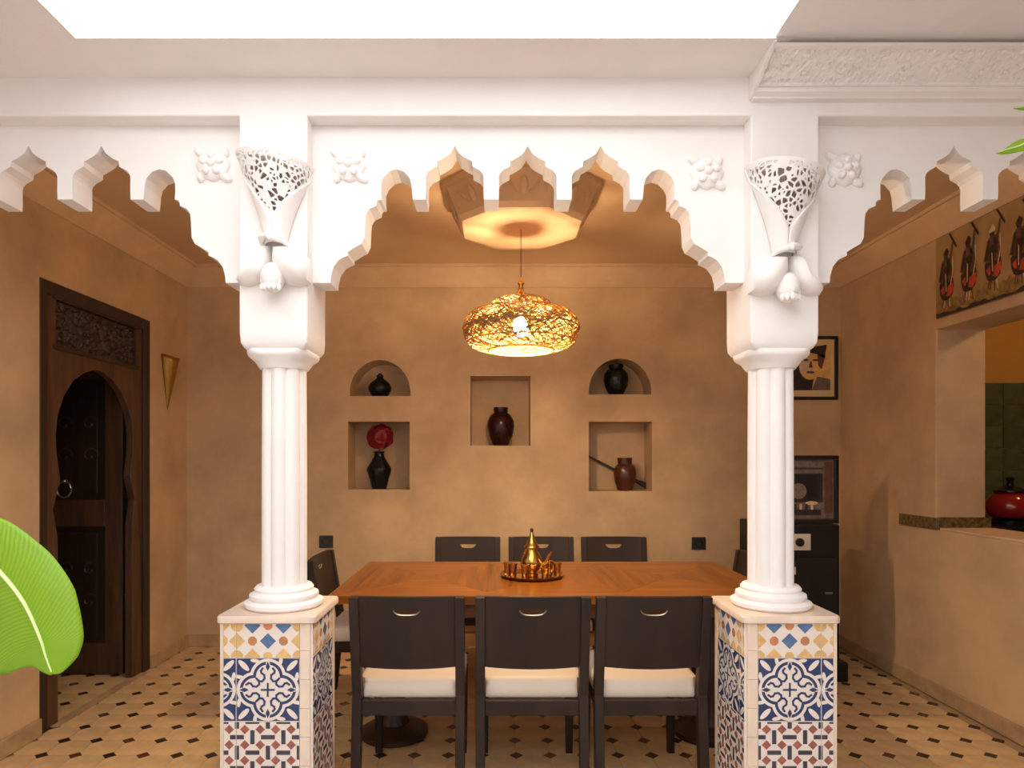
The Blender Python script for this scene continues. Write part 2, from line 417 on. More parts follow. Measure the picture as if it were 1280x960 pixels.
# ------------------------------------------------------------------ arcade
S0 = 2.32/800
PR = [(-246.5,353.5),(-246,345.6),(-243,334),(-236.5,325),(-229,321),(-225,319.6),(-225.3,315),(-215.8,309),(-208,304.8),(-204,297),(-203,275),(-202,267),(-198,261),(-191,257.8),(-189.3,257.3),(-189,252.5),(-187,249.9),(-183,249.5),(-183.5,239.4),(-183.4,229),(-180,221.5),(-172,213.5),(-163.5,211.5),(-154.6,214.6),(-147.5,222.5),(-145.2,231.5),(-144.6,239.4),(-143.6,249.4),
      (-127.6,249.4),(-127.2,239),(-127.4,221),(-126,217),(-122.4,213),(-113.4,208.2),(-112.8,201.5),(-108.6,199.6),(-102,195.8),(-97,192),(-93.6,186.5),(-91.2,182.4)]
cusp = PR[28:]
half = PR + [(-182.4-u, v) for u, v in reversed(cusp[:-1])] + [(u+91.2, v) for u, v in cusp]
prof = half + [(-u, v) for u, v in reversed(half[:-1])]
AC = .115; BAY = 1.81
prof = [(u*S0, 1.35+(575-v)*S0) for u, v in prof]
aw = MB().box(XL, XR, YF, YK, BEAM, 2.80).build('wall_arcade', 'plaster', bevel=.006); struct(aw)
for k, (lo, hi) in ((-1, (XL, -.70)), (0, (-.72, .95)), (1, (.93, XR))):
    c = AC+k*BAY
    poly = [(c-.80, BEAM+.02), (c-.80, prof[0][1])] + [(c+u, z) for u, z in prof] + [(c+.80, prof[-1][1]), (c+.80, BEAM+.02)]
    if k == -1: poly = clip(poly, 0, XL+.001, -1)
    if k == 1: poly = clip(poly, 0, XR-.001, 1)
    MB().extr([poly], 'y', 2.32, 2.434).build('arch_screen', 'plaster', aw)
CX = (-.785, 1.018)
for cx in CX:
    MB().box(cx-.12, cx+.12, YF, YK, 1.93, BEAM+.01).build('pilaster', 'plaster', aw, bevel=.005)
# carved frieze on the right above the arcade
F0, F1 = (2.236, 2.628), (2.055, 2.698)
tr4 = MB()
NU, NV = 300, 26
rng = np.random.RandomState(3)
seeds = np.column_stack([rng.uniform(-.1, 1.7, 900), rng.uniform(-.02, .22, 900)])
uu = np.linspace(0, XR-OX1-.005, NU+1); vv = np.linspace(0, .195, NV+1)
UU, VV = np.meshgrid(uu, vv, indexing='ij')
d = np.sort(np.hypot(UU[..., None]-seeds[:, 0], VV[..., None]-seeds[:, 1]), axis=2)
edge = d[..., 1]-d[..., 0]
hgt = np.where((VV > .045) & (VV < .165), -.012*np.clip((edge-.004)/.006, 0, 1), 0.0)
hgt += np.where(VV < .028, .014, 0)+np.where((VV > .034) & (VV < .042), .006, 0)+np.where(VV > .178, .010, 0)
nrm = Vector((F1[1]-F0[1], -(F1[0]-F0[0]))).normalized()   # (dy,dz) normal
if nrm[1] > 0: nrm = -nrm
def ff(a, b):
    i, j = round(a*NU), round(b*NV); t = vv[j]/.195; h = hgt[i, j]
    return (OX1+.003+uu[i], F0[0]+(F1[0]-F0[0])*t+nrm[0]*h, F0[1]+(F1[1]-F0[1])*t+nrm[1]*h)
tr4.patch(ff, NU, NV)
tr4.extr([[(F0[0]-.0, F0[1]-.012), (F1[0]-.004, F1[1]-.004), (F1[0], SOF+.03), (YF+.003, SOF+.03), (YF+.003, F0[1]-.012)]], 'x', OX1-.004, OX1+.006)
tr4.extr([[(F0[0]+.018, F0[1]-.006), (F0[0]+.018, SOF+.03), (F1[0]+.02, SOF+.03)]], 'x', OX1+.003, XR-.002)
tr4.box(OX1+.003, XR-.002, F0[0]-.006, YF+.003, F0[1]-.018, F0[1]+.06)
struct(tr4.build('trim_4', 'plaster', recalc=False))

# columns
def lobes(t): return .85+.15*abs(math.cos(4*t))**.7
for k, cx in enumerate(CX):
    cy = 2.375
    sd = 'left' if k == 0 else 'right'
    c = thing('column', f'white fluted plaster column on the tiled pier, {sd} of the table', 'column', (cx, cy, .811), 'white columns of the arcade')
    b = MB(); b.lathe([(.130, .811), (.140, .820), (.140, .832), (.128, .838), (.120, .842), (.124, .850), (.122, .860), (.108, .866), (.104, .872), (.106, .880), (.098, .890), (.09, .893)], cx, cy, 40)
    b.build('column_base', 'plaster', c, smooth=40)
    MB().lathe([(.083, .885), (.083, 1.3), (.081, 1.695)], cx, cy, 96, rf=lobes).build('shaft', 'plaster', c, smooth=50)
    cap = MB(); cap.rsq([(1.682, .084, .084, .08), (1.694, .092, .092, .085), (1.708, .098, .098, .08), (1.722, .112, .112, .075), (1.732, .116, .116, .07), (1.742, .112, .112, .05), (1.748, .108, .108, .03)], cx, cy, k=8)
    cap.build('capital', 'plaster', c, smooth=40)
    ib = MB(); ib.rsq([(1.738, .098, .098, .02), (1.748, .110, .110, .014), (1.765, .1185, .1185, .010), (1.80, .1205, .1205, .008), (1.94, .1205, .1205, .008)], cx, cy, k=4)
    ib.build('impost_block', 'plaster', c, smooth=30)

# ------------------------------------------------------------------ tiled piers
CELL = .0536; TS = .2195
def ngon(cx, cy, r, n, a0=0): return [(cx+r*math.cos(a0+2*PI*i/n), cy+r*math.sin(a0+2*PI*i/n)) for i in range(n)]
def stroke(pts, w):
    out = []
    for a, b in zip(pts, pts[1:]):
        dx, dy = b[0]-a[0], b[1]-a[1]; L = math.hypot(dx, dy) or 1; ex, ey = dx/L*w*.35, dy/L*w*.35; px, py = -dy/L*w/2, dx/L*w/2
        out.append([(a[0]-ex-px, a[1]-ey-py), (b[0]+ex-px, b[1]+ey-py), (b[0]+ex+px, b[1]+ey+py), (a[0]-ex+px, a[1]-ey+py)])
    return out
def rot(p, k, mir=False):
    x, y = (-p[0], p[1]) if mir else p
    for _ in range(k): x, y = -y, x
    return (x, y)
def blue_pattern():
    """list of (layer, material, polygon) on [-1,1]^2"""
    L = []
    L.append((1, 2, [(-.985, -.985), (.985, -.985), (.985, .985), (-.985, .985)]))
    for lay, mi, r in ((2, 1, .565), (3, 2, .47), (4, 1, .375)):
        for k in range(4): L.append((lay, mi, ngon(*rot((0, .42), k), r, 28)))
    L.append((4, 1, ngon(0, 0, .36, 20)))
    for k in range(4):
        L.append((5, 1, [rot(p, k) for p in [(-.07, .80), (.07, .80), (.03, .98), (-.03, .98)]]))
        L.append((6, 2, [rot(p, k) for p in [(0, .60), (.07, .73), (0, .90), (-.07, .73)]]))
        for mir in (False, True):
            hook = [(.36, .36), (.28, .27), (.17, .27), (.10, .36), (.11, .47), (.20, .53), (.22, .60), (.16, .68)]
            for q in stroke([rot(p, k, mir) for p in hook], .065): L.append((6, 2, q))
        for ang, dist, la, lb in ((45, 1.08, .23, .085), (24, 1.0, .15, .06), (66, 1.0, .15, .06)):
            a = math.radians(ang); cx, cy = dist*math.cos(a), dist*math.sin(a)
            e = math.radians(45); L_ = []
            for i in range(14):
                t = 2*PI*i/14; u, v = la*math.cos(t), lb*math.sin(t)
                aa = e if ang == 45 else (math.radians(8) if ang == 22 else math.radians(82))
                L_.append(rot((cx+u*math.cos(aa)-v*math.sin(aa), cy+u*math.sin(aa)+v*math.cos(aa)), k))
            L.append((1.5, 1, L_))
    for q in stroke([(-.2, 0), (.2, 0)], .06)+stroke([(0, -.2), (0, .2)], .06): L.append((6, 2, q))
    return L
PMATS = ['cream', 'white_t', 'blue_t', 'sky_t', 'orange_t', 'yellow_t', 'red_t', 'grey_t']
BLUE = blue_pattern()
def pattern(row, ox):
    """metres: u about the full tile's centre, v = height; polygons of a row"""
    L = []
    if row == 1:
        z2 = .723
        for i in range(-6, 7):
            for j in range(-1, 2):
                u, v = i*CELL, z2+j*CELL
                near = abs(i) <= 1 and j >= 0
                if (i+j) % 2 == 0:
                    L.append((1, 3 if near else 5, ngon(u, v, CELL*.52, 4)))
                else: L.append((1, 4 if abs(i) <= 1 and j >= 0 else 5, ngon(u, v, CELL*.31 if abs(i) <= 1 else CELL*.42, 8, PI/8)))
    elif row == 2:
        zc = (.665+.444)/2
        for i in (-2, -1, 0, 1, 2):
            for lay, mi, p in BLUE: L.append((lay, mi, [(i*TS+x*TS/2, zc+y*TS/2) for x, y in p]))
    else:
        z0 = .417
        for i in range(-7, 8):
            for j in range(-8, 2):
                L.append((1, 6, ngon((i+.5)*CELL, z0+j*CELL, CELL*.31, 4)))
                hor = (i+j) % 2 == 0; a, b = (.45, .14) if not hor else (.14, .45)
                u, v = i*CELL, z0+(j+.5)*CELL
                if j == 0: b *= 1
                L.append((1, 7, [(u-CELL*a, v-CELL*b), (u+CELL*a, v-CELL*b), (u+CELL*a, v+CELL*b), (u-CELL*a, v+CELL*b)]))
    return L
PIERS = [(-.955, -.635), (.862, 1.180)]
Y0, Y1 = 2.215, 2.535
for k, (x0, x1) in enumerate(PIERS):
    sd = 'left' if k == 0 else 'right'
    pr = thing('tiled_pier', f'square pier clad in patterned tiles under the {sd} white column', 'pier', ((x0+x1)/2, 2.375, 0), 'tiled piers under the columns')
    T_ = .009
    MB().box(x0+T_, x1-T_, Y0+T_, Y1-T_, 0, .784).build('pier_core', 'cream', pr)
    cp = MB(); cp.rsq([(.783, (x1-x0)/2+.008, .165, .02), (.788, (x1-x0)/2+.013, .171, .022), (.806, (x1-x0)/2+.013, .171, .022), (.811, (x1-x0)/2+.009, .167, .02)], (x0+x1)/2, 2.375, k=5)
    cp.build('cap_slab', 'cap', pr, smooth=40)
    wx, wy = x1-x0, Y1-Y0
    faces = [('front', lambda u, v, w: (x0+u, Y0+T_-w, v), wx), ('right', lambda u, v, w: (x1-T_+w, Y0+u, v), wy),
             ('left', lambda u, v, w: (x0+T_-w, Y1-u, v), wy), ('back', lambda u, v, w: (x1-u, Y1-T_+w, v), wx)]
    for nm, T, wd in faces:
        # columns of tiles from u=0: border, part tile, full tile, corner strip (mirrored on the right pier)
        rest = wd-TS-.012-.045
        cols = [(.0105, .012+rest, 'p'), (.012+rest, .012+rest+TS, 'p'), (.012+rest+TS, wd-.009, 's')]
        cen = .012+rest+TS/2
        if k == 1: cols = [(wd-b, wd-a, c) for a, b, c in cols]; cen = wd-cen
        for a, b, c in cols:
            rows = [(.665, .783, 1), (.444, .665, 2), (.223, .444, 3), (.0, .223, 4)]
            if c == 's': rows = [(.69, .783, 0), (.665-.075, .69, 0), (.49, .59, 0), (.39, .49, 0), (.29, .39, 0), (.19, .29, 0), (0, .19, 0)]
            for z0, z1, row in rows:
                t = MB(); g = .0007
                def cuboid(p0, p1, q0, q1, w0, w1, mi):
                    v = [T(u, z, w) for u in (p0, p1) for z in (q0, q1) for w in (w0, w1)]
                    t.add(v, [(0,1,3,2),(4,6,7,5),(0,4,5,1),(2,3,7,6),(0,2,6,4),(1,5,7,3)], mi)
                cuboid(a+g, b-g, z0+g, z1-g, 0, T_-.0016, 0 if c == 's' else 1)
                if row:
                    for ip, (lay, mi, p) in enumerate(sorted(pattern(min(row, 3), 0), key=lambda e: e[0])):
                        q = cliprect([(cen+(u if k == 0 else -u), v) for u, v in p], a+.0015, b-.0015, z0+.0015, z1-.0015)
                        if len(q) < 3: continue
                        t.add([T(u, v, T_-.0016+.00012*lay+.0000045*(ip % 400)) for u, v in q], [tuple(range(len(q)))], mi)
                t.build('pier_tile' if c == 'p' else 'corner_tile', PMATS if c == 'p' else 'cream', pr, recalc=False)
    e = MB()
    ed = (x0+.0, x0+.0105) if k == 0 else (x1-.0105, x1)
    e.box(ed[0], ed[1], Y0, Y0+.0105, 0, .783).build('edge_strip', 'cream', pr)

# ------------------------------------------------------------------ openwork plaster wall lamps on the pilasters
def zpx(y): return 1.35+(575-y)*.00275
for k, (cx, m) in enumerate(((-.772, 1), (1.008, -1))):
    sd = 'left' if k == 0 else 'right'
    dz = 0 if k == 0 else -.035
    sc = thing('wall_lamp', f'white openwork plaster wall lamp with leaf petals on the {sd} pilaster', 'wall lamp', (cx, YF, 1.93), 'openwork plaster wall lamps')
    prof_r = lambda t: .036+.099*(t**1.35)          # t: 0 tie .. 1 rim
    zb = 2.105+dz
    def cone(th, t, ex=0.0):
        # th 0..pi from one side round the front to the other
        x = math.cos(th)*m; zr = 2.392+dz - .022*x*m*m*(1 if m == 1 else -1)*m
        r = prof_r(t)+ex
        return (cx+r*x, YF-.004-r*.92*math.sin(th), zb+(zr-zb)*t)
    NA, NB = 210, 130
    rs = np.random.RandomState(11+k)
    pts = rs.rand(430, 2)*np.array([PI*.135*1.0, .30])
    keep = np.zeros((NA, NB), bool)
    A, B = np.meshgrid((np.arange(NA)+.5)/NA, (np.arange(NB)+.5)/NB, indexing='ij')
    arcl = (A-.5)*PI*np.vectorize(prof_r)(B)+PI*.135/2; hh = B*.29
    dd = np.sort(np.hypot(arcl[..., None]-pts[:, 0], hh[..., None]-pts[:, 1]), axis=2)
    ed = dd[..., 1]-dd[..., 0]
    lim = np.clip((B-.26)/.58, 0, 1)
    keep = ((ed < .0050) | (B > .965) | (A < .02) | (A > .98) | (abs(abs(A-.5)*2-lim) < .03)) & (abs(A-.5)*2 < lim+.03)
    lt = MB(); lt.patch(lambda a, b: cone(a*PI, b), NA, NB, keep)
    lt.build('openwork_lattice', 'plaster', sc, smooth=180, solid=.005)
    ln = MB(); ln.patch(lambda a, b: cone(PI*(.03+.94*a), .1+.84*b, -.020), 24, 12)  # added taupe sheet behind the lattice, stands in for shade in its holes
    ln.build('hole_shade_sheet', M['hole_shade'], sc, smooth=180, solid=.003)
    for s_ in (0, 1):
        pt = MB(); th = lambda a, b: PI*(.5+(1 if s_ else -1)*.5*(min(1, max(0, (b-.26)/.58))*(1-a)+a))
        top = .93 if s_ else .97
        pt.patch(lambda a, b: cone(th(a, b*top), b*top, .006*(1-a)), 10, 20)
        pt.build('petal', 'plaster', sc, smooth=180, solid=.006)
    # lower leaf lobes
    Tl = lambda u, v, w: (cx+u*m, YF-w, v+dz)
    P_ = lambda L: [((x-340)*.00275, zpx(y)) for x, y in L]
    lob1 = P_([(322, 300), (333, 302), (334, 320), (331, 334), (322, 347), (308, 353), (294, 352), (290, 346), (296, 338), (310, 326), (318, 312)])
    lob2 = P_([(337, 304), (352, 303), (368, 306), (382, 318), (386, 334), (385, 350), (368, 354), (352, 350), (342, 338), (336, 322)])
    MB().pillow(lob1, Tl, .06, k=8).build('leaf_lobe', 'plaster', sc, smooth=60)
    MB().pillow(lob2, Tl, .085, k=8).build('leaf_lobe', 'plaster', sc, smooth=60)
    bd = MB(); bc = ((340-340)*.00275, zpx(349)+dz)
    bd.ball((cx, YF-.045, bc[1]+.008), (.040, .042, .052), 16, 10)
    for i in range(5):
        for j in range(3): bd.ball((cx+(i-2)*.014, YF-.083+abs(i-2)*.009+.003*j, bc[1]-.03+.022*j), (.009, .008, .014), 6, 5)
    bd.build('bud', 'plaster', sc, smooth=50)
    tb = MB(); tb.tube([(cx+m*u, YF-w, z+dz) for u, w, z in [(-.046, .02, 2.108), (-.04, .045, 2.12), (-.012, .058, 2.122), (.01, .06, 2.112), (.04, .055, 2.103), (.055, .03, 2.09)]], [.008, .012, .012, .011, .010, .005], 8)
    tb.ball((cx-m*.005, YF-.07, 2.11+dz), .008)
    tb.build('tie_band', 'plaster', sc, smooth=60)

# carved rosettes
RS = [(267, 207, 'left of the left wall lamp'), (437, 208, 'right of the left wall lamp'), (883, 217, 'left of the right wall lamp'), (1055, 213, 'right of the right wall lamp')]
for px, py, w in RS:
    x, z = (px-620)*S0, 1.35+(575-py)*S0
    r0 = thing('plaster_rosette', f'white carved plaster rosette on the arcade, {w}', 'rosette', (x, 2.32, z), 'carved plaster rosettes')
    Tr = lambda u, v, w: (x+u, 2.32-w, z+v)
    MB().pillow([(.060*math.cos(t)*(1+.04*math.cos(8*t)), .058*math.sin(t)*(1+.04*math.cos(8*t))) for t in np.linspace(0, 2*PI, 32, endpoint=False)], Tr, .024).build('disc', 'plaster', r0, smooth=50)
    bo = MB(); bo.ball((x, 2.32-.026, z), (.016, .014, .014)); bo.build('boss', 'plaster', r0, smooth=180)
    for i in range(5):
        a = 2*PI*i/5+.3
        L = [(math.cos(a)*(.030+.016*math.cos(t))-math.sin(a)*.014*math.sin(t), math.sin(a)*(.030+.016*math.cos(t))+math.cos(a)*.014*math.sin(t)) for t in np.linspace(0, 2*PI, 12, endpoint=False)]
        MB().pillow(L, Tr, .012, back=.020).build('petal', 'plaster', r0, smooth=60)
    for i in range(4):
        a = PI/4+i*PI/2
        L = [(math.cos(a)*(.062+.022*math.cos(t))-math.sin(a)*.016*math.sin(t)+.01*math.cos(a+1.5)*math.cos(t), math.sin(a)*(.062+.022*math.cos(t))+math.cos(a)*.016*math.sin(t)) for t in np.linspace(0, 2*PI, 14, endpoint=False)]
        MB().pillow(L, Tr, .016).build('corner_leaf', 'plaster', r0, smooth=60)

# ------------------------------------------------------------------ door in the left wall
dr = thing('door_1', 'dark carved wooden door with horseshoe arch opening in the left wall', 'door', (XL, 3.64, 0))
dr['kind'] = 'structure'
A0, A1 = D0+.004, D1-.004
hs = [(3.29, .0), (3.29, .95), (3.255, 1.10), (3.31, 1.25)]
hs += [(3.30, 1.30), (3.28, 1.40), (3.275, 1.48), (3.29, 1.58), (3.335, 1.68), (3.41, 1.77), (3.50, 1.825), (3.575, 1.85), (3.625, 1.86)]
hs += [(7.25-y, z) for y, z in reversed(hs[:-1])]
arch_loop = [(A0, .0)] + [(hs[0][0]-.0, 0)] + hs[1:-1] + [(hs[-1][0], 0), (A1, 0), (A1, DH-.004), (A0, DH-.004)]
PY0, PY1, PZ0, PZ1 = 3.275, 4.01, 1.94, 2.17
MB().extr([arch_loop, [(PY0, PZ0), (PY1, PZ0), (PY1, PZ1), (PY0, PZ1)]], 'x', XL-.055, XL-.012).build('arch_panel', 'door', dr, bevel=.003)
fr = MB(); fr.box(XL-.2, XL+.004, D0+.002, D0+.055, 0, DH-.002); fr.build('jamb', 'doord', dr, bevel=.004)
fr = MB(); fr.box(XL-.2, XL+.004, D1-.075, D1-.002, 0, DH-.002); fr.build('jamb', 'doord', dr, bevel=.004)
fr = MB(); fr.box(XL-.2, XL+.004, D0+.055, D1-.075, DH-.07, DH-.002); fr.build('door_head', 'doord', dr, bevel=.004)
# carved panel: scroll relief
cpn = MB(); NU, NV = 120, 40
rs = np.random.RandomState(5); sd_ = np.column_stack([rs.uniform(0, .74, 150), rs.uniform(0, .24, 150)])
U, V = np.meshgrid(np.linspace(0, PY1-PY0, NU+1), np.linspace(0, PZ1-PZ0, NV+1), indexing='ij')
d2 = np.sort(np.hypot(U[..., None]-sd_[:, 0], V[..., None]-sd_[:, 1]), axis=2); hh = .014*np.clip((d2[..., 1]-d2[..., 0])/.012, 0, 1)
cpn.patch(lambda a, b: (XL-.045+hh[round(a*NU), round(b*NV)], PY0+U[round(a*NU), 0], PZ0+V[0, round(b*NV)]), NU, NV)
cpn.box(XL-.06, XL-.046, PY0, PY1, PZ0, PZ1)
cpn.build('carved_panel', 'carved', dr, recalc=False)
for a, b, c, d_ in ((PY0-.02, PY1+.02, PZ0-.025, PZ0), (PY0-.02, PY1+.02, PZ1, PZ1+.02)):
    MB().box(XL-.03, XL-.002, a, b, c, d_).build('panel_molding', 'doord', dr, bevel=.004)
# the leaf, swung open into the hall
LY, LX0, LX1 = 4.03, -3.12, -2.345
lf = MB(); lf.box(LX0, LX1, LY, LY+.035, .008, 2.0); leaf = lf.build('door_leaf', 'doord', dr)
for a, b, c, d_ in ((LX0, LX0+.10, .008, 2.0), (LX1-.11, LX1, .008, 2.0), (LX0+.1, LX1-.11, .008, .20), (LX0+.1, LX1-.11, .93, 1.10), (LX0+.1, LX1-.11, 1.86, 2.0)):
    MB().box(a, b, LY-.014, LY, c, d_).build('leaf_rail', 'door', leaf, bevel=.004)
for c, d_ in ((.24, .89), (1.14, 1.82)):
    MB().box(LX0+.15, LX1-.16, LY-.010, LY, c, d_).build('leaf_panel', 'doord', leaf, bevel=.006)
    cv = MB()
    for qx in (-1, 1):
        for qz in (-1, 1):
            xx, zz = (LX0+LX1)/2+qx*.08+.1, (c+d_)/2+qz*.10
            cv.tube([(xx+.05*math.cos(t)*(1-t/9), LY-.012, zz+.05*math.sin(t)*(1-t/9)) for t in np.linspace(0, 6, 16)], .006, 5)
    cv.build('leaf_carving', 'carved', leaf, smooth=60)
rg = MB(); rg.tube([(-2.70+.045*math.cos(t), LY-.03, 1.165+.05*math.sin(t)) for t in np.linspace(0, 2*PI, 24, endpoint=False)], .006, 6, closed=True)
rg.ball((-2.70, LY-.02, 1.217), (.014, .02, .014))
rg.build('ring_handle', 'iron', leaf, smooth=60)
for z in (.45, 1.07, 1.7):
    MB().box(LX1, LX1+.035, LY-.012, LY+.03, z-.05, z+.05).build('hinge', 'black', leaf, bevel=.003)

# brass cone sconce on the left wall
cs = thing('cone_sconce', 'small brass half cone sconce on the left wall beside the door', 'sconce', (XL, 4.36, 1.70))
cc = MB(); yc = 4.36
def cf(a, b):
    th = PI*a; r = .002+.078*b; zt = 1.695+.335*b
    return (XL+r*.95*math.sin(th), yc-r*math.cos(th), zt+(.03*b*abs(math.cos(th))))
cc.patch(cf, 20, 10); cc.build('cone_shell', 'sconce', cs, smooth=180, solid=.003)
MB().box(XL, XL+.006, yc-.03, yc+.03, 1.9, 1.98).build('wall_plate', 'sconce', cs)

# ------------------------------------------------------------------ dining table
TX0, TX1, TY0, TY1 = -.745, 1.288, 2.82, 3.78
tb = thing('dining_table', 'long honey-brown wooden dining table with parquet top between the two piers', 'table', ((TX0+TX1)/2, 3.3, 0))
MB().box(TX0+.006, TX1-.006, TY0+.006, TY1-.006, .712, .742).build('top_core', 'edge', tb, bevel=.002)
bwid = .085
for nm, pl, mt in (('edge_board', [(TX0, TY0), (TX1, TY0), (TX1-bwid, TY0+bwid), (TX0+bwid, TY0+bwid)], 'wood_x'), ('edge_board', [(TX1, TY1), (TX0, TY1), (TX0+bwid, TY1-bwid), (TX1-bwid, TY1-bwid)], 'wood_x'),
                   ('edge_board', [(TX0, TY1), (TX0, TY0), (TX0+bwid, TY0+bwid), (TX0+bwid, TY1-bwid)], 'wood_y'), ('edge_board', [(TX1, TY0), (TX1, TY1), (TX1-bwid, TY1-bwid), (TX1-bwid, TY0+bwid)], 'wood_y')):
    MB().extr([pl], 'z', .715, .75).build(nm, mt, tb, bevel=.0012)
ix0, ix1, iy0, iy1 = TX0+bwid, TX1-bwid, TY0+bwid, TY1-bwid
nf = 3; fw = (ix1-ix0)/nf
for i in range(nf):
    a, b = ix0+i*fw, ix0+(i+1)*fw; cx, cy = (a+b)/2, (iy0+iy1)/2
    for pl, mt in (([(a, iy0), (b, iy0), (cx, cy)], 'wood_x'), ([(b, iy0), (b, iy1), (cx, cy)], 'wood_y'), ([(b, iy1), (a, iy1), (cx, cy)], 'wood_x'), ([(a, iy1), (a, iy0), (cx, cy)], 'wood_y')):
        MB().extr([pl], 'z', .738, .7496).build('parquet_panel', mt, tb, bevel=.0012)
MB().box(TX0+.10, TX1-.10, TY0+.10, TY0+.125, .63, .712).build('apron', 'apron', tb)
MB().box(TX0+.10, TX1-.10, TY1-.125, TY1-.10, .63, .712).build('apron', 'apron', tb)
MB().box(TX0+.10, TX0+.125, TY0+.125, TY1-.125, .63, .712).build('apron', 'apron', tb)
MB().box(TX1-.125, TX1-.10, TY0+.125, TY1-.125, .63, .712).build('apron', 'apron', tb)
for px_ in (-.50, 1.04):
    p = MB(); p.lathe([(.165, .0), (.165, .025), (.14, .04), (.075, .06), (.055, .10), (.05, .16), (.062, .24), (.075, .33), (.062, .42), (.05, .5), (.06, .6), (.10, .68), (.12, .712)], px_, 3.16, 20)
    p.build('pedestal', 'dkwood', tb, smooth=40)
MB().box(-.45, .99, 3.135, 3.185, .44, .50).build('stretcher', 'edge', tb, bevel=.003)

# tray with teapot and cups
TRX, TRY = .185, 3.30
ty = thing('tray', 'round brass tray with raised rim in the middle of the dining table', 'tray', (TRX, TRY, .75))
MB().lathe([(.10, .7505), (.135, .752), (.155, .758), (.163, .766), (.165, .766), (.158, .755), (.14, .7503)], TRX, TRY, 40, caps=True).build('tray_dish', 'copper', ty, smooth=40)
MB().lathe([(.001, .753), (.11, .753), (.112, .7545), (.108, .7555), (.001, .7555)], TRX, TRY, 32).build('tray_inlay', 'brass', ty, smooth=40)
tp = thing('teapot', 'brass teapot with tall pointed lid standing on the round tray', 'teapot', (TRX, TRY+.01, .7557))
x, y, z = TRX, TRY+.01, .7557
MB().lathe([(.034, z), (.036, z+.008), (.026, z+.014), (.034, z+.024), (.052, z+.042), (.059, z+.064), (.052, z+.09), (.036, z+.115), (.028, z+.13), (.029, z+.14)], x, y, 32).build('pot_body', 'brass', tp, smooth=60)
MB().lathe([(.029, z+.140), (.040, z+.143), (.040, z+.148), (.031, z+.156), (.020, z+.178), (.013, z+.20), (.009, z+.215), (.006, z+.222)], x, y, 28).build('pot_lid', 'brass', tp, smooth=50)
MB().lathe([(.006, z+.220), (.009, z+.227), (.009, z+.235), (.004, z+.243)], x, y, 16).build('lid_knob', 'dkwood', tp, smooth=60)
MB().tube([(x+.045, y-.02, z+.05), (x+.072, y-.035, z+.07), (x+.082, y-.04, z+.10), (x+.098, y-.05, z+.125)], [.015, .011, .008, .006], 10).build('spout', 'brass', tp, smooth=60)
MB().tube([(x-.012, y+.03, z+.12), (x-.026, y+.062, z+.125), (x-.035, y+.084, z+.10), (x-.032, y+.078, z+.06), (x-.022, y+.052, z+.045)], .006, 8).build('pot_handle', 'brass', tp, smooth=60)
CUPS = [(-.125, -.02, 'outermost on the left of the tray'), (-.098, -.055, 'second from the left of the tray'), (.062, -.06, 'short one right in front of the teapot'), (.092, .02, 'right of the teapot, near the spout'), (.128, -.03, 'outermost on the right of the tray'), (-.04, -.095, 'at the front rim of the tray')]
c0 = None
for dx, dy, w in CUPS:
    if c0 is None:
        c0 = thing('tea_cup', '', 'cup', (TRX+dx, TRY+dy, .7557), 'brass tea cups on the tray')
        MB().lathe([(.012, 0), (.016, .002), (.017, .03), (.0205, .070), (.019, .070), (.0155, .03), (.010, .006)], 0, 0, 20).build('cup_body', 'copper', c0, local=True, smooth=50)
        MB().lathe([(.0208, .060), (.0225, .066), (.0225, .071), (.0195, .072)], 0, 0, 20).build('cup_rim', 'brass', c0, local=True, smooth=50)
        q = c0
    else: q = copy_tree(c0)
    q.location = (TRX+dx, TRY+dy, .7557); tag(q, f'brass tea cup, {w}', 'cup', 'brass tea cups on the tray')
    if 'short' in w: q.scale = (1, 1, .7)

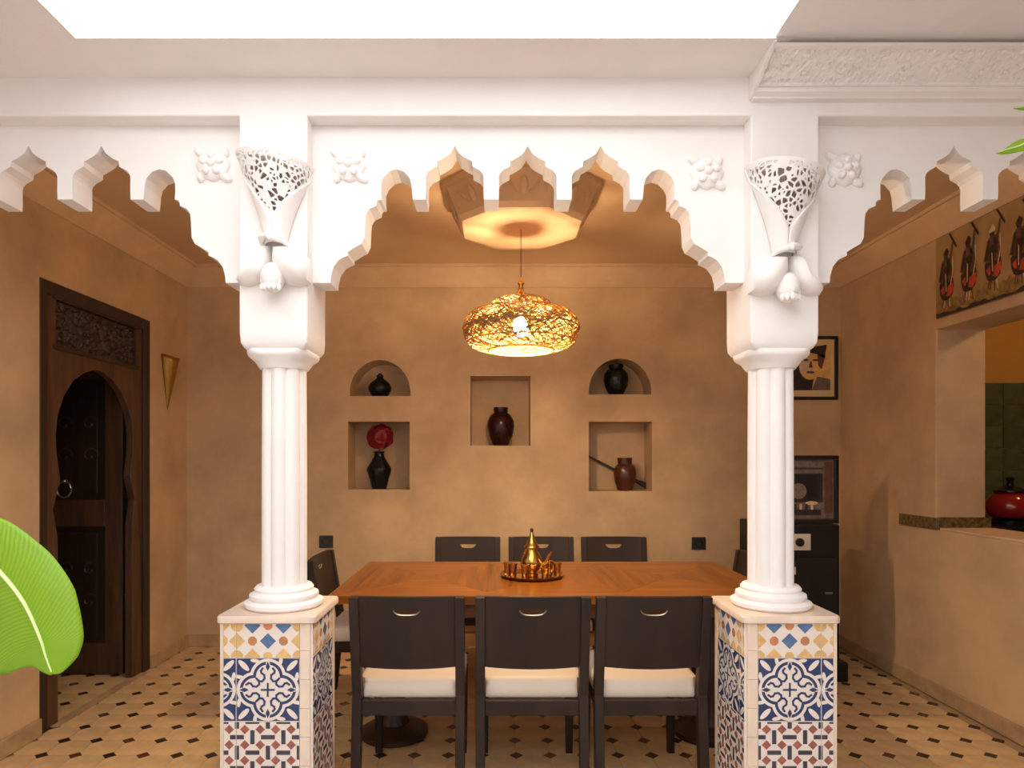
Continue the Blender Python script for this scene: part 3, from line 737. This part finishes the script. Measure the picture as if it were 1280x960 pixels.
# ------------------------------------------------------------------ chairs
def make_chair():
    c = thing('dining_chair', '', 'chair', (0, 0, 0))
    yb = lambda z: -.205-.068*max(0, (z-.42)/.40) if z > .42 else -.205-.045*(.42-z)/.42
    for sx_ in (-1, 1):
        L = [(yb(z)-.022, z) for z in (0, .2, .42, .62, .82)]+[(yb(z)+.022, z) for z in (.82, .62, .42, .2, 0)]
        a, b = sorted((sx_*.186, sx_*.223)); MB().extr([L], 'x', a, b).build('leg', 'chair', c, local=True, bevel=.003)
        g = MB(); g.rsq([(0, .015, .015, .003), (.40, .021, .021, .003)], sx_*.195, .205, k=2); g.build('leg', 'chair', c, local=True, smooth=30)
        a, b = sorted((sx_*.186, sx_*.208)); MB().box(a, b, -.18, .19, .338, .397).build('seat_rail', 'chair', c, local=True, bevel=.002)
    MB().box(-.186, .186, -.222, -.192, .338, .397).build('seat_rail', 'chair', c, local=True, bevel=.002)
    MB().box(-.18, .18, .195, .22, .338, .397).build('seat_rail', 'chair', c, local=True, bevel=.002)
    st = MB(); st.rsq([(.397, .206, .205, .03), (.405, .212, .21, .04), (.452, .212, .21, .045), (.468, .204, .203, .05), (.475, .185, .185, .05), (.477, .02, .02, .01)], 0, .022, k=5)
    # keep the cushion clear of the rear posts
    st.v = [((max(-.184, min(.184, p[0])) if p[1] < -.155 else p[0]), p[1], p[2]) for p in st.v]
    st.build('seat', 'seat', c, local=True, smooth=50)
    bp = MB(); N = 28; hw = .186; z0, z1 = .535, .822
    xs = sorted(set([-hw+2*hw*i/N for i in range(N+1)]+[-.055, .055]))
    def yy(x, z, f): return yb(z)-.014*(1-(x/hw)**2)+(.011 if f else -.009)
    def zs(x):
        t = x/.055; s_ = .771; return ((s_-.026*math.sqrt(max(0, 1-abs(t)**3)), s_) if abs(t) < 1 else (s_, s_))
    for f in (0, 1):
        vs, fs = [], []
        for x in xs:
            lo, hi = zs(x); zb_ = z0-.006*(1-(x/hw)**2)
            for z in (zb_, zb_+(lo-zb_)*.5, lo, hi, z1): vs.append((x, yy(x, z, f), z))
        for i in range(len(xs)-1):
            for j in (0, 1, 3): fs.append((i*5+j, (i+1)*5+j, (i+1)*5+j+1, i*5+j+1))
        bp.add(vs, fs)
    n = len(xs)*5
    for i in range(len(xs)-1):
        for j in (0, 4): bp.add([bp.v[i*5+j], bp.v[(i+1)*5+j], bp.v[n+(i+1)*5+j], bp.v[n+i*5+j]], [(0, 1, 2, 3)])
        if zs(xs[i])[0] < .771 or zs(xs[i+1])[0] < .771:
            for j in (2, 3): bp.add([bp.v[i*5+j], bp.v[(i+1)*5+j], bp.v[n+(i+1)*5+j], bp.v[n+i*5+j]], [(0, 1, 2, 3)])
    bp.build('backrest', 'chair', c, local=True, smooth=40)
    rm = MB(); rm.tube([(x, yb(zs(x)[0])-.013, zs(x)[0]+.002) for x in np.linspace(-.054, .054, 14)], .0035, 5)
    rm.build('handle_rim', 'rim', c, local=True, smooth=60)
    return c
ch0 = make_chair()
near = 'near row of dining chairs'; far = 'far row of dining chairs'
CH = [(-.346, 2.755, 0, 'dark wooden dining chair with cream seat, near row, left, back to the viewer', near), (.143, 2.755, 0, 'dark wooden dining chair with cream seat, near row, middle, back to the viewer', near), (.612, 2.755, 0, 'dark wooden dining chair with cream seat, near row, right, back to the viewer', near),
      (-.193, 4.13, PI, 'dark wooden dining chair across the table, left of the far row', far), (.309, 4.13, PI, 'dark wooden dining chair across the table, middle of the far row, behind the teapot', far), (.808, 4.13, PI, 'dark wooden dining chair across the table, right of the far row', far),
      (-.71, 3.57, -PI/2, 'dark wooden dining chair at the left end of the table', None), (1.17, 3.57, PI/2, 'dark wooden dining chair at the right end of the table, mostly behind the column', None)]
for i, (x, y, r, lb, gr) in enumerate(CH):
    q = ch0 if i == 0 else copy_tree(ch0)
    q.location = (x, y, 0); q.rotation_euler = (0, 0, r); tag(q, lb, 'chair', gr)

# ------------------------------------------------------------------ pendant lamp
PXC, PYC = .13, 3.34
pd = thing('pendant_lamp', 'round woven wicker pendant lamp glowing above the dining table', 'pendant lamp', (PXC, PYC, 1.92))
SP = [(.170, 1.922), (.215, 1.928), (.258, 1.944), (.286, 1.972), (.300, 2.01), (.302, 2.045), (.290, 2.082), (.258, 2.112), (.21, 2.132), (.160, 2.142)]
SP2 = [(.160, 2.142), (.155, 2.165), (.135, 2.18), (.09, 2.193), (.05, 2.20)]
def sp(t, P):
    f = t*(len(P)-1); i = min(int(f), len(P)-2); f -= i
    return (P[i][0]*(1-f)+P[i+1][0]*f, P[i][1]*(1-f)+P[i+1][1]*f)
rs = random.Random(4)
wv = MB()
def strand(P, t0, t1, a0, da, r, wig):
    pts = []
    for i in range(13):
        t = t0+(t1-t0)*i/12; rr, zz = sp(max(0, min(1, t+wig*math.sin(i*1.3+a0*9))), P); a = a0+da*i/12
        pts.append((PXC+rr*math.cos(a), PYC+rr*math.sin(a), zz))
    wv.tube(pts, r, 3)
for i in range(430):
    strand(SP, rs.uniform(0, .5), rs.uniform(.5, 1), rs.uniform(0, 2*PI), rs.choice((-1, 1))*rs.uniform(.3, 1.3), rs.uniform(.0016, .003), .02)
for i in range(210):
    t = rs.random(); strand(SP, t, min(1, max(0, t+rs.uniform(-.25, .25))), rs.uniform(0, 2*PI), rs.uniform(.4, 1.2), rs.uniform(.0016, .003), .04)
for i in range(300):
    strand(SP2, 0, rs.uniform(.6, 1), rs.uniform(0, 2*PI), rs.choice((-1, 1))*rs.uniform(.2, 1.1), rs.uniform(.0016, .003), .02)
wv.build('wicker_weave', 'wicker', pd, kind='stuff', recalc=False)
for r, z, t in ((.170, 1.922, .006), (.280, 1.963, .004), (.303, 2.035, .004), (.258, 2.112, .004), (.160, 2.142, .005), (.05, 2.20, .006)):
    MB().tube([(PXC+r*math.cos(a), PYC+r*math.sin(a), z) for a in np.linspace(0, 2*PI, 48, endpoint=False)], t, 6, closed=True).build('hoop', 'wicker', pd, smooth=60)
MB().lathe([(.05, 2.20), (.03, 2.212), (.014, 2.235), (.012, 2.262), (.018, 2.272), (.010, 2.285), (.003, 2.305)], PXC, PYC, 16).build('finial', 'brass', pd, smooth=50)
MB().lathe([(.002, 2.30), (.002, 2.556)], PXC, PYC, 6).build('lamp_cord', 'cord', pd)
MB().lathe([(.002, 2.19), (.02, 2.185), (.02, 2.11), (.012, 2.10)], PXC, PYC, 12).build('lamp_socket', 'cord', pd, smooth=40)
MB().ball((PXC, PYC, 2.045), (.042, .042, .052), 16, 12).build('bulb', 'bulb', pd, smooth=180)
M['bulb'].node_tree.nodes['Principled BSDF'].inputs['Emission Strength'].default_value = LAMP_POWER/(PI*4*PI*.045*.045)
# added fill light for the kitchen: a glowing globe, out of view
kl = thing('added_fill_lamp', 'added unseen globe that lights the kitchen beyond the hatch', 'lamp', (3.5, 3.0, 2.62))
MB().lathe([(.06, 2.62), (.06, 2.60), (.02, 2.595), (.02, 2.55)], 3.5, 3.0, 16).build('fill_mount', 'brass', kl, smooth=40)
M['globe'] = mat('fill_glow', (1, .85, .6), .4, emit=((1, .7, .38), 42))
MB().ball((3.5, 3.0, 2.48), .09, 20, 12).build('globe', 'globe', kl, smooth=180)

# ------------------------------------------------------------------ niche contents
def vase(nm, label, px, pw, yt, yb_, prof, mt, cat='vase', dep=.11):
    zb_, zt = nz(yb_), nz(yt); x = nx(px); y = YB+dep; f = (YB+dep)/YB
    x *= f; hw = pw*sx/2*f; h = (zt-zb_)*1.02
    t = thing(nm, label, cat, (x, y, zb_))
    MB().lathe([(r*hw, zb_+.0005+q*h) for r, q in prof], x, y, 28).build('body', mt, t, smooth=50)
    return t, x, y, zb_, h, hw
NBOT = [495, 612, 557, 493, 614]
t, x, y, z, h, hw = vase('vase', 'small black vase with pointed neck in the left arched niche', 475, 29, 465, 495, [(.55, 0), (.7, .05), (.97, .3), (1, .42), (.85, .58), (.5, .72), (.3, .8), (.28, .88)], 'blackglaze')
MB().lathe([(hw*.30, z+h*.86), (hw*.32, z+h*.9), (hw*.16, z+h*.98), (hw*.05, z+h*1.02)], x, y, 16).build('stopper', 'blackglaze', t, smooth=50)
t, x, y, z, h, hw = vase('vase', 'black angular vase holding the red flower in the lower left niche', 474, 31, 565, 612, [(.6, 0), (.62, .04), (.8, .3), (1, .5), (.96, .56), (.6, .76), (.42, .86), (.38, .94), (.42, 1)], 'blackglaze')
MB().lathe([(hw*.44, z+h*.97), (hw*.48, z+h*.985), (hw*.44, z+h), (hw*.36, z+h)], x, y, 20).build('rim', 'blackglaze', t, smooth=50)
fl_ = thing('flower', 'large dark red flower standing in the black angular vase', 'flower', (x, y, z+h*.9))
MB().tube([(x, y, z+h*1.005), (x+.004, y, z+h*1.12)], .005, 6).build('flower_stem', 'leafd', fl_)
rs = random.Random(9); fc = (x+.010, y-.01, z+h+.108)
for i in range(46):
    a = i*2.399963; e = math.acos(1-2*(i+.5)/46); rr = .10
    dv = Vector((math.sin(e)*math.cos(a), math.sin(e)*math.sin(a), math.cos(e)))
    side = dv.cross(Vector((.2, .3, 1))).normalized(); up = dv.cross(side)
    L = [((.046+.007*math.sin(3*q))*math.cos(q), (.052)*math.sin(q)) for q in np.linspace(0, 2*PI, 12, endpoint=False)]
    jr = rs.uniform(.6, 1.1); rr = .10
    cpt = Vector(fc)+Vector((dv.x*rr*1.1, dv.y*rr*.85, dv.z*rr*.95))*jr*.75
    def Tp(u, v, w, cpt=cpt, side=side, up=up, dv=dv): return tuple(cpt+side*u+up*v+dv*(w+3.2*(u*u+v*v)))
    MB().pillow(L, Tp, .006, k=3).build('petal', 'flower', fl_, smooth=60)
t, x, y, z, h, hw = vase('vase', 'dark oxblood jar in the middle square niche', 626, 34, 509, 557, [(.5, 0), (.58, .03), (.85, .25), (1, .5), (.97, .65), (.75, .8), (.52, .86), (.48, .9), (.5, .97)], 'oxblood')
MB().lathe([(hw*.50, z+h*.87), (hw*.55, z+h*.97), (hw*.55, z+h), (hw*.40, z+h)], x, y, 24).build('neck_rim', 'oxblood', t, smooth=50)
t, x, y, z, h, hw = vase('vase', 'black jar with short neck in the right arched niche', 770, 31, 454, 493, [(.5, 0), (.6, .04), (.9, .3), (1, .52), (.95, .68), (.7, .82), (.5, .88), (.5, .95)], 'blackglaze')
MB().lathe([(hw*.50, z+h*.86), (hw*.6, z+h*.96), (hw*.58, z+h), (hw*.42, z+h)], x, y, 24).build('neck_rim', 'blackglaze', t, smooth=50)
t, x, y, z, h, hw = vase('pot', 'brown mottled clay pot in the lower right niche', 781, 28, 573, 614, [(.62, 0), (.68, .04), (.92, .3), (1, .5), (.93, .68), (.75, .77), (.62, .8), (.6, .95)], 'potbrown', cat='pot', dep=.10)
MB().lathe([(hw*.60, z+h*.8), (hw*.66, z+h*.95), (hw*.66, z+h), (hw*.5, z+h)], x, y, 24).build('neck_rim', 'potbrown', t, smooth=50)
hm = thing('wooden_stick', 'long dark wooden stick leaning behind the brown pot in the niche', 'stick', (nx(805)*1.04, YB+.19, nz(614)))
xa, za, xb, zb2 = nx(736)+.012, nz(569), nx(813)*1.03, nz(614)+.022
ys = YB+.20
MB().tube([(xa, ys, za), ((xa+xb)/2, ys, (za+zb2)/2), (xb, ys, zb2)], [.008, .010, .013], 8).build('shaft', 'dkwood', hm, smooth=60)
MB().tube([(xb-.10, ys, zb2+.048), (xb-.05, ys, zb2+.026), (xb, ys, zb2)], [.012, .02, .022], 10).build('thick_end', 'dkwood', hm, smooth=60)

# sockets
for px, py, w in ((408, 677, 'left of the table'), (873, 679, 'right of the table')):
    x, z = nx(px), nz(py)
    s_ = thing('wall_socket', f'dark square wall socket on the tan back wall, {w}', 'socket', (x, YB, z), 'dark wall sockets')
    MB().box(x-.05, x+.05, YB-.009, YB, z-.045, z+.045).build('plate', 'socket', s_, bevel=.003)
    MB().lathe([(.030, -.004), (.030, 0), (.024, .001), (.022, -.003)], 0, 0, 20).build('socket_ring', 'black', s_, local=True)
    r_ = [o for o in s_.children if o.name.startswith('socket_ring')][0]; r_.rotation_euler = (PI/2, 0, 0); r_.location = (0, -.0095, 0)

# ------------------------------------------------------------------ framed portrait on the back wall
def flatpoly(mb, pts, T, w, mi): mb.add([T(u, v, w) for u, v in pts], [tuple(range(len(pts)))], mi)
def ell(cx, cy, rx, ry, n=18, a=0): return [(cx+rx*math.cos(t)*math.cos(a)-ry*math.sin(t)*math.sin(a), cy+rx*math.cos(t)*math.sin(a)+ry*math.sin(t)*math.cos(a)) for t in np.linspace(0, 2*PI, n, endpoint=False)]
def frame(parent, x0, x1, z0, z1, y, w, mt, d=.022, mitre=True):
    for pl in ([(x0, z0), (x1, z0), (x1-w, z0+w), (x0+w, z0+w)], [(x1, z1), (x0, z1), (x0+w, z1-w), (x1-w, z1-w)], [(x0, z1), (x0, z0), (x0+w, z0+w), (x0+w, z1-w)], [(x1, z0), (x1, z1), (x1-w, z1-w), (x1-w, z0+w)]):
        MB().extr([pl], 'y', y-d, y).build('frame_rail', mt, parent, bevel=.002)
px0, px1, pz0, pz1 = 2.155, 2.322, 1.785, 2.245
# the picture hangs on the wall between column and corner
px0, px1 = 1.94, 2.325
px0 = 2.325-.385
fp = thing('framed_portrait', 'black framed photograph of a face in a dark headwrap on the back wall', 'picture', (2.13, YB, 2.015))
PXO = (1046-620)*sx-.385
px0, px1 = PXO, PXO+.385
frame(fp, px0, px1, pz0, pz1, YB, .022, 'blackframe')
im = MB(); T = lambda u, v, w: (px0+u, YB-.006-w, pz0+v)
Wd, Hd = .385, .46
im.box(px0+.015, px1-.015, YB-.006, YB-.001, pz0+.015, pz1-.015, 0)
def fpz(L, lay, mi): flatpoly(im, L, T, .0004*lay, mi)
fpz([(.05, .07), (.335, .07), (.335, .40), (.05, .40)], 1, 3)
fpz([(.05, .07), (.20, .07), (.22, .18), (.13, .26), (.08, .25), (.05, .18)], 2, 1)
fpz([(.20, .07), (.335, .07), (.335, .15), (.24, .17)], 2, 4)
fpz(ell(.19, .25, .082, .105, 20, -.1), 3, 3)
fpz(ell(.155, .25, .045, .07, 16, -.2), 4, 5)
fpz([(.09, .31), (.13, .375), (.22, .385), (.31, .40), (.29, .30), (.24, .33), (.17, .345)], 5, 1)
fpz([(.24, .33), (.30, .32), (.27, .22), (.245, .25)], 5, 2)
fpz(ell(.155, .288, .022, .007), 6, 1); fpz(ell(.225, .288, .020, .007), 6, 1)
fpz([(.188, .28), (.198, .28), (.205, .235), (.178, .232)], 6, 2)
fpz(ell(.19, .20, .030, .009), 6, 2)
im.build('photograph', ['pp_mount', 'pp_dark', 'pp_brown', 'pp_gold', 'pp_grey', 'pp_cream'], fp, recalc=False)

# black cabinet in the corner with a framed print on it
CXR, CY0 = 2.095, 3.90
kb_ = thing('cabinet', 'tall black metal cabinet in the right back corner behind the column', 'cabinet', (1.87, 4.1, 0))
MB().box(1.65, CXR, CY0, 4.34, .12, .955).build('cabinet_body', 'black', kb_, bevel=.008)
MB().box(1.62, CXR+.045, CY0-.02, 4.36, .0, .12).build('plinth', 'black', kb_, bevel=.012)
MB().box(1.67, CXR-.02, CY0-.012, CY0, .15, .76).build('cabinet_door', 'black', kb_, bevel=.004)
MB().box(1.80, 1.915, CY0-.008, CY0, .80, .90).build('control_panel', 'label', kb_, bevel=.003)
kn = MB(); kn.lathe([(.026, 0), (.026, .012), (.02, .02)], 0, 0, 12); kn_ = kn.build('control_knob', 'black', kb_, local=True); kn_.rotation_euler = (PI/2, 0, 0); kn_.location = (1.845-1.87, CY0-.008-4.1, .85)
MB().box(1.79, 1.82, CY0-.016, CY0-.012, .655, .70).build('badge', 'label', kb_)
MB().box(2.0, 2.045, CY0-.014, CY0-.012, .535, .548).build('badge', 'pp_grey', kb_)
fr2 = thing('framed_print', 'black framed dark print standing on top of the black cabinet', 'picture', (1.88, 4.0, .955))
FX0, FX1, FZ0, FZ1, FY = 1.66, 2.125, .957, 1.378, 3.985
frame(fr2, FX0, FX1, FZ0, FZ1, FY, .024, 'blackframe')
im = MB(); T = lambda u, v, w: (FX0+u, FY-.008-w, FZ0+v)
im.box(FX0+.015, FX1-.015, FY-.008, FY-.001, FZ0+.015, FZ1-.015, 0)
def fpz(L, lay, mi): flatpoly(im, L, T, .0004*lay, mi)
R4 = lambda a, b, c, d_: [(a, c), (b, c), (b, d_), (a, d_)]
fpz(R4(.03, .435, .03, .39), 1, 1); fpz(R4(.05, .37, .13, .345), 2, 2); fpz(R4(.05, .37, .31, .335), 3, 1); fpz(R4(.07, .335, .15, .30), 3, 3)
fpz(ell(.22, .20, .05, .05), 4, 1); fpz(ell(.30, .125, .04, .012), 4, 4); fpz(R4(.10, .36, .05, .085), 2, 2)
for i in range(6): fpz(R4(.12+i*.035, .135+i*.035, .085, .12), 5, 4 if i % 2 else 2)
fpz(R4(.38, .43, .06, .38), 2, 5)
im.build('print_sheet', ['pp_brown', 'pp_grey', 'pp_dark', 'blackframe', 'pp_cream', 'pp_brown'], fr2, recalc=False)
MB().extr([[(FY, .957), (FY, 1.2), (FY+.10, .957)]], 'x', 1.86, 1.90).build('easel_strut', 'blackframe', fr2)

# riders painting above the hatch
rp = thing('riders_painting', 'long painted panel of charging horsemen above the kitchen hatch', 'painting', (XR, 2.9, 2.118))
RY1, RY0, RZ0, RZ1 = 3.62, 1.75, 2.145, 2.597
T = lambda u, v, w: (XR-.0115-w, RY1-u, RZ0+v)
im = MB(); im.box(XR-.0115, XR-.0005, RY0, RY1, RZ0, RZ1, 0)
def fpz(L, lay, mi):
    L = cliprect(L, .002, RY1-RY0-.002, .002, RZ1-RZ0-.002)
    if len(L) >= 3: flatpoly(im, L, T, .0003*lay, mi)
rs = random.Random(21)
gl = [(0, 0)]+[(i*.02, .075+.035*rs.random()) for i in range(90)]+[(1.78, 0)]
for a, b in zip(gl[1:-1], gl[2:-1]): fpz([(a[0], 0), (b[0], 0), b, a], 1, 1)
gd = [(i*.03, .012+.02*rs.random()) for i in range(61)]
for a, b in zip(gd, gd[1:]): fpz([(a[0], 0), (b[0], 0), b, a], 2, 2)
for i in range(11):
    c = .086+.165*i; b = .03+.02*rs.random(); sc_ = 1.0+.05*rs.random(); fl2 = rs.choice((-1, 1))
    q = lambda L: [(c+u*sc_, b+v*sc_) for u, v in L]
    jt = lambda k=.008: rs.uniform(-k, k)
    for u in (-.030, -.014, .010, .026):
        e = jt(); hh_ = rs.uniform(0, .02)
        fpz(q([(u+e-.004, hh_), (u+e+.003, hh_), (u*.8+.006, .055), (u*.7+.010, .10), (u*.7-.008, .10), (u*.8-.003, .055)]), 4, 5 if rs.random() < .45 else 3)
    d_ = jt(.01)
    fpz(q([(-.050, .10), (-.036, .065), (-.01, .052), (.02, .055), (.046, .075), (.056, .115), (.05, .16), (.02, .18), (-.03, .175), (-.054, .145)]), 5, 2)  # horse chest
    fpz(q([(.0, .075), (.03, .068), (.054, .10), (.050, .135), (.022, .13), (-.006, .115)]), 6, 4)      # red trappings
    fpz(q([(-.044, .115), (-.026, .085), (-.012, .095), (-.020, .135)]), 6, 4)
    fpz(q([(-.018+d_, .085), (-.002+d_, .082), (.010, .13), (.016, .20), (.004, .235), (-.018, .225), (-.026, .17)]), 7, 2)   # head and neck
    fpz(q([(-.012+d_, .10), (-.006+d_, .10), (-.002, .19), (-.008, .20)]), 8, 5)
    fpz(q([(-.060, .165), (-.03, .15), (.03, .15), (.052, .17), (.040, .235), (.026, .275), (-.012, .285), (-.036, .26)]), 6, 3)     # cloaked rider
    fpz(q([(-.052, .165), (-.034, .16), (-.018, .26), (-.032, .262)]), 7, 2)
    fpz(q([(.008, .20), (.03, .18), (.026, .262), (.006, .27)]), 7, 2)
    fpz(q(ell(-.004, .298, .0165, .024)), 7, 2)                   # turbaned head
    fpz(q([(-.024, .305), (.0, .335), (.018, .312), (.014, .298), (-.02, .296)]), 8, 2 if i % 4 != 2 else 5)
    fpz(q([(.018, .25), (.034, .24), (.044+d_, .345), (.034+d_, .352)]), 7, 3)  # raised arm
    fpz(q([(.010+d_, .40), (.018+d_, .408), (.070+d_, .322), (.064+d_, .312)]), 8, 2)  # rifle
    fpz(q([(.030, .13), (.036, .13), (.054, .20), (.050, .275), (.044, .275), (.047, .20)]), 8, 5)
im.build('painted_panel', ['pp_bg', 'pp_grass', 'pp_dark', 'pp_brown', 'pp_red', 'pp_cream'], rp, recalc=False)

# granite upstand and kitchen things
gu = MB(); gu.box(XR+.001, XR+WT+.02, K1-.018, K1-.001, KS+.001, 1.025); struct(gu.build('trim_5', 'granite', bevel=.003))
struct(MB().box(XR-.014, XR, K1-.018, 3.95, KS, 1.022).build('trim_6', 'granite', bevel=.003))
struct(MB().box(XR+.005, XR+WT+.03, K0, K1-.02, KS, KS+.012).build('trim_7', 'tancorn', bevel=.004))
ct = thing('kitchen_counter', 'dark kitchen counter beyond the hatch', 'counter', (3.4, 4.0, 0))
MB().box(XR+WT+.002, 4.48, 3.645, 4.39, .88, .92).build('worktop', 'granite', ct, bevel=.004)
MB().box(XR+WT+.002, 4.48, 3.66, 4.39, 0, .88).build('counter_base', 'dkwood', ct)
sv = thing('hob', 'black gas hob under the red pot on the kitchen counter', 'hob', (3.10, 3.86, .92))
MB().box(2.86, 3.45, 3.68, 4.08, .92, .965).build('hob_plate', 'black', sv, bevel=.006)
MB().lathe([(.07, .965), (.07, .985), (.06, .99)], 3.10, 3.86, 20).build('burner', 'black', sv, smooth=40)
MB().box(2.95, 3.25, 3.855, 3.865, .965, 1.0).build('pan_support', 'black', sv)
rp_ = thing('cooking_pot', 'glossy red cooking pot with dark lid beyond the kitchen hatch', 'pot', (3.10, 3.86, 1.0))
MB().lathe([(.07, 1.0), (.105, 1.01), (.125, 1.05), (.122, 1.09), (.10, 1.13), (.075, 1.155)], 3.10, 3.86, 28).build('pot_body', 'redpot', rp_, smooth=60)
MB().lathe([(.075, 1.153), (.085, 1.158), (.085, 1.168), (.05, 1.185), (.02, 1.195), (.018, 1.225), (.026, 1.24), (.012, 1.25)], 3.10, 3.86, 24).build('pot_lid', 'blackglaze', rp_, smooth=50)

# ------------------------------------------------------------------ plants
def leaf_mesh(name, mid, wl, wr, nl, nr, parent, n=40, m=8):
    """mid: list of 3-D points; half widths wl, wr along it; side directions nl, nr"""
    mid = [Vector([float(q) for q in p]) for p in mid]
    def at(L, t):
        f = t*(len(L)-1); i = min(int(f), len(L)-2); f -= i
        if isinstance(L[0], Vector):
            p = [L[max(0, min(len(L)-1, i+k))] for k in (-1, 0, 1, 2)]
            return .5*((2*p[1])+(-p[0]+p[2])*f+(2*p[0]-5*p[1]+4*p[2]-p[3])*f*f+(-p[0]+3*p[1]-3*p[2]+p[3])*f**3)
        return L[i]*(1-f)+L[i+1]*f
    me = bpy.data.meshes.new(name); vs, fs, uv = [], [], []
    for i in range(n+1):
        t = i/n; p = at(mid, t)
        for j in range(-m, m+1):
            s = abs(j)/m; side = (nl if j < 0 else nr); w = at(wl if j < 0 else wr, t); p = Vector(p)
            sd = at([Vector([float(c) for c in q]) for q in side], t)
            q = p+sd*w*s+Vector((0, -.0, .0))+Vector((0, .02*w/.12*s*s*1.0, .006*math.sin(t*17+s*2)*s*.4-.02*s*s*w/.12))
            vs.append(tuple(q)); uv.append((s, t+s*.18))
    k = 2*m+1
    for i in range(n):
        for j in range(k-1): fs.append((i*k+j, i*k+j+1, (i+1)*k+j+1, (i+1)*k+j))
    off = ROOT[parent.as_pointer()]
    me.from_pydata([tuple(Vector(v)-off) for v in vs], [], fs)
    ul = me.uv_layers.new(name='UVMap')
    for lp in me.loops: ul.data[lp.index].uv = uv[lp.vertex_index]
    me.materials.append(M['leaf']); me.shade_smooth()
    o = bpy.data.objects.new(name, me); COL.objects.link(o); o.parent = parent; ROOT[o.as_pointer()] = off
    x = o.modifiers.new('solid', 'SOLIDIFY'); x.thickness = .0012
    rb = MB(); pts = [at(mid, t) for t in np.linspace(0, .97, 24)]
    rb.tube([tuple(p+Vector((0, -.002, 0))) for p in pts], [.0055*(1-.75*t) for t in np.linspace(0, 1, 24)], 6)
    rb.build('midrib', 'midrib', o, smooth=60)
    return o
def P3(px, py, Y): return ((px-620)*Y/800, Y, 1.35+(575-py)*Y/800)
bpX, bpY = -1.62, 1.25
bp_ = thing('banana_plant', 'potted banana plant whose broad green leaf reaches in at the left edge', 'plant', (bpX, bpY, 0))
MB().lathe([(.13, 0), (.15, .02), (.19, .36), (.205, .36), (.205, .40), (.18, .40), (.17, .34)], bpX, bpY, 28).build('pot', 'pot', bp_, smooth=40)
MB().lathe([(.001, .345), (.175, .345), (.175, .355), (.001, .36)], bpX, bpY, 20).build('soil', 'soil', bp_)
MB().tube([(bpX, bpY, .34), (bpX+.01, bpY, .8), (bpX, bpY, 1.25)], [.05, .042, .03], 12).build('pseudostem', 'stem', bp_, smooth=60)
Y_ = 1.15
mid = [P3(-75, 655, 1.17), P3(-40, 676, 1.16), P3(0, 714, 1.15), P3(30, 752, 1.14), P3(50, 795, 1.13), P3(58, 820, 1.125), P3(66, 842, 1.12)]
MB().tube([(bpX, bpY, 1.24), (bpX+.10, bpY-.01, 1.40), (bpX+.28, bpY-.04, 1.42), (bpX+.45, bpY-.06, 1.34), mid[0]], [.022, .017, .013, .010, .006], 8).build('leaf_stalk', 'stem', bp_, smooth=60)
pm = Y_/800
wr = [a*pm for a in (42, 54, 60, 58, 48, 34, 2)]
wl = [a*pm for a in (40, 70, 92, 92, 60, 22, 3)]
nr = [(.85, .1, .5), (.80, .1, .60), (.88, .1, .46), (.92, .1, .38), (.95, .1, .12), (.95, .1, .05), (.7, 0, -.3)]
nl = [(-.6, -.1, -.75), (-.6, -.1, -.78), (-.62, -.1, -.76), (-.6, -.1, -.78), (-.72, -.1, -.66), (-.8, -.1, -.4), (-.7, 0, -.3)]
leaf_mesh('banana_leaf', mid, wl, wr, nl, nr, bp_)
# the tall plant beyond the right edge
rX, rY = 1.75, 1.5
rp2 = thing('tall_plant', 'tall potted plant with green leaf tips reaching in at the right edge', 'plant', (rX, rY, 0))
MB().lathe([(.13, 0), (.15, .02), (.19, .36), (.205, .36), (.205, .40), (.18, .40), (.17, .34)], rX, rY, 28).build('pot', 'pot', rp2, smooth=40)
MB().lathe([(.001, .345), (.175, .345), (.175, .355), (.001, .36)], rX, rY, 20).build('soil', 'soil', rp2)
MB().tube([(rX, rY, .34), (rX+.01, rY, 1.2), (rX-.02, rY, 2.1)], [.03, .025, .014], 10).build('stalk', 'stem', rp2, smooth=60)
s5 = 1.5/800
for tip, mids, w in (((1246, 191), [(1470, 215), (1380, 180), (1300, 176), (1270, 184)], 14), ((1268, 135), [(1480, 190), (1400, 140), (1330, 130), (1296, 133)], 10)):
    md = [P3(px, py, 1.5) for px, py in mids]+[P3(*tip, 1.48)]
    MB().tube([(rX-.02, rY, 2.0), md[0]], [.008, .005], 6).build('leaf_stalk', 'stem', rp2, smooth=60)
    ww = [q*s5*w/10 for q in (4, 14, 16, 9, .5)]
    leaf_mesh('leaf', md, ww, ww, [(-.1, -.7, -.6)]*5, [(.1, .5, .75)]*5, rp2, n=24, m=4)
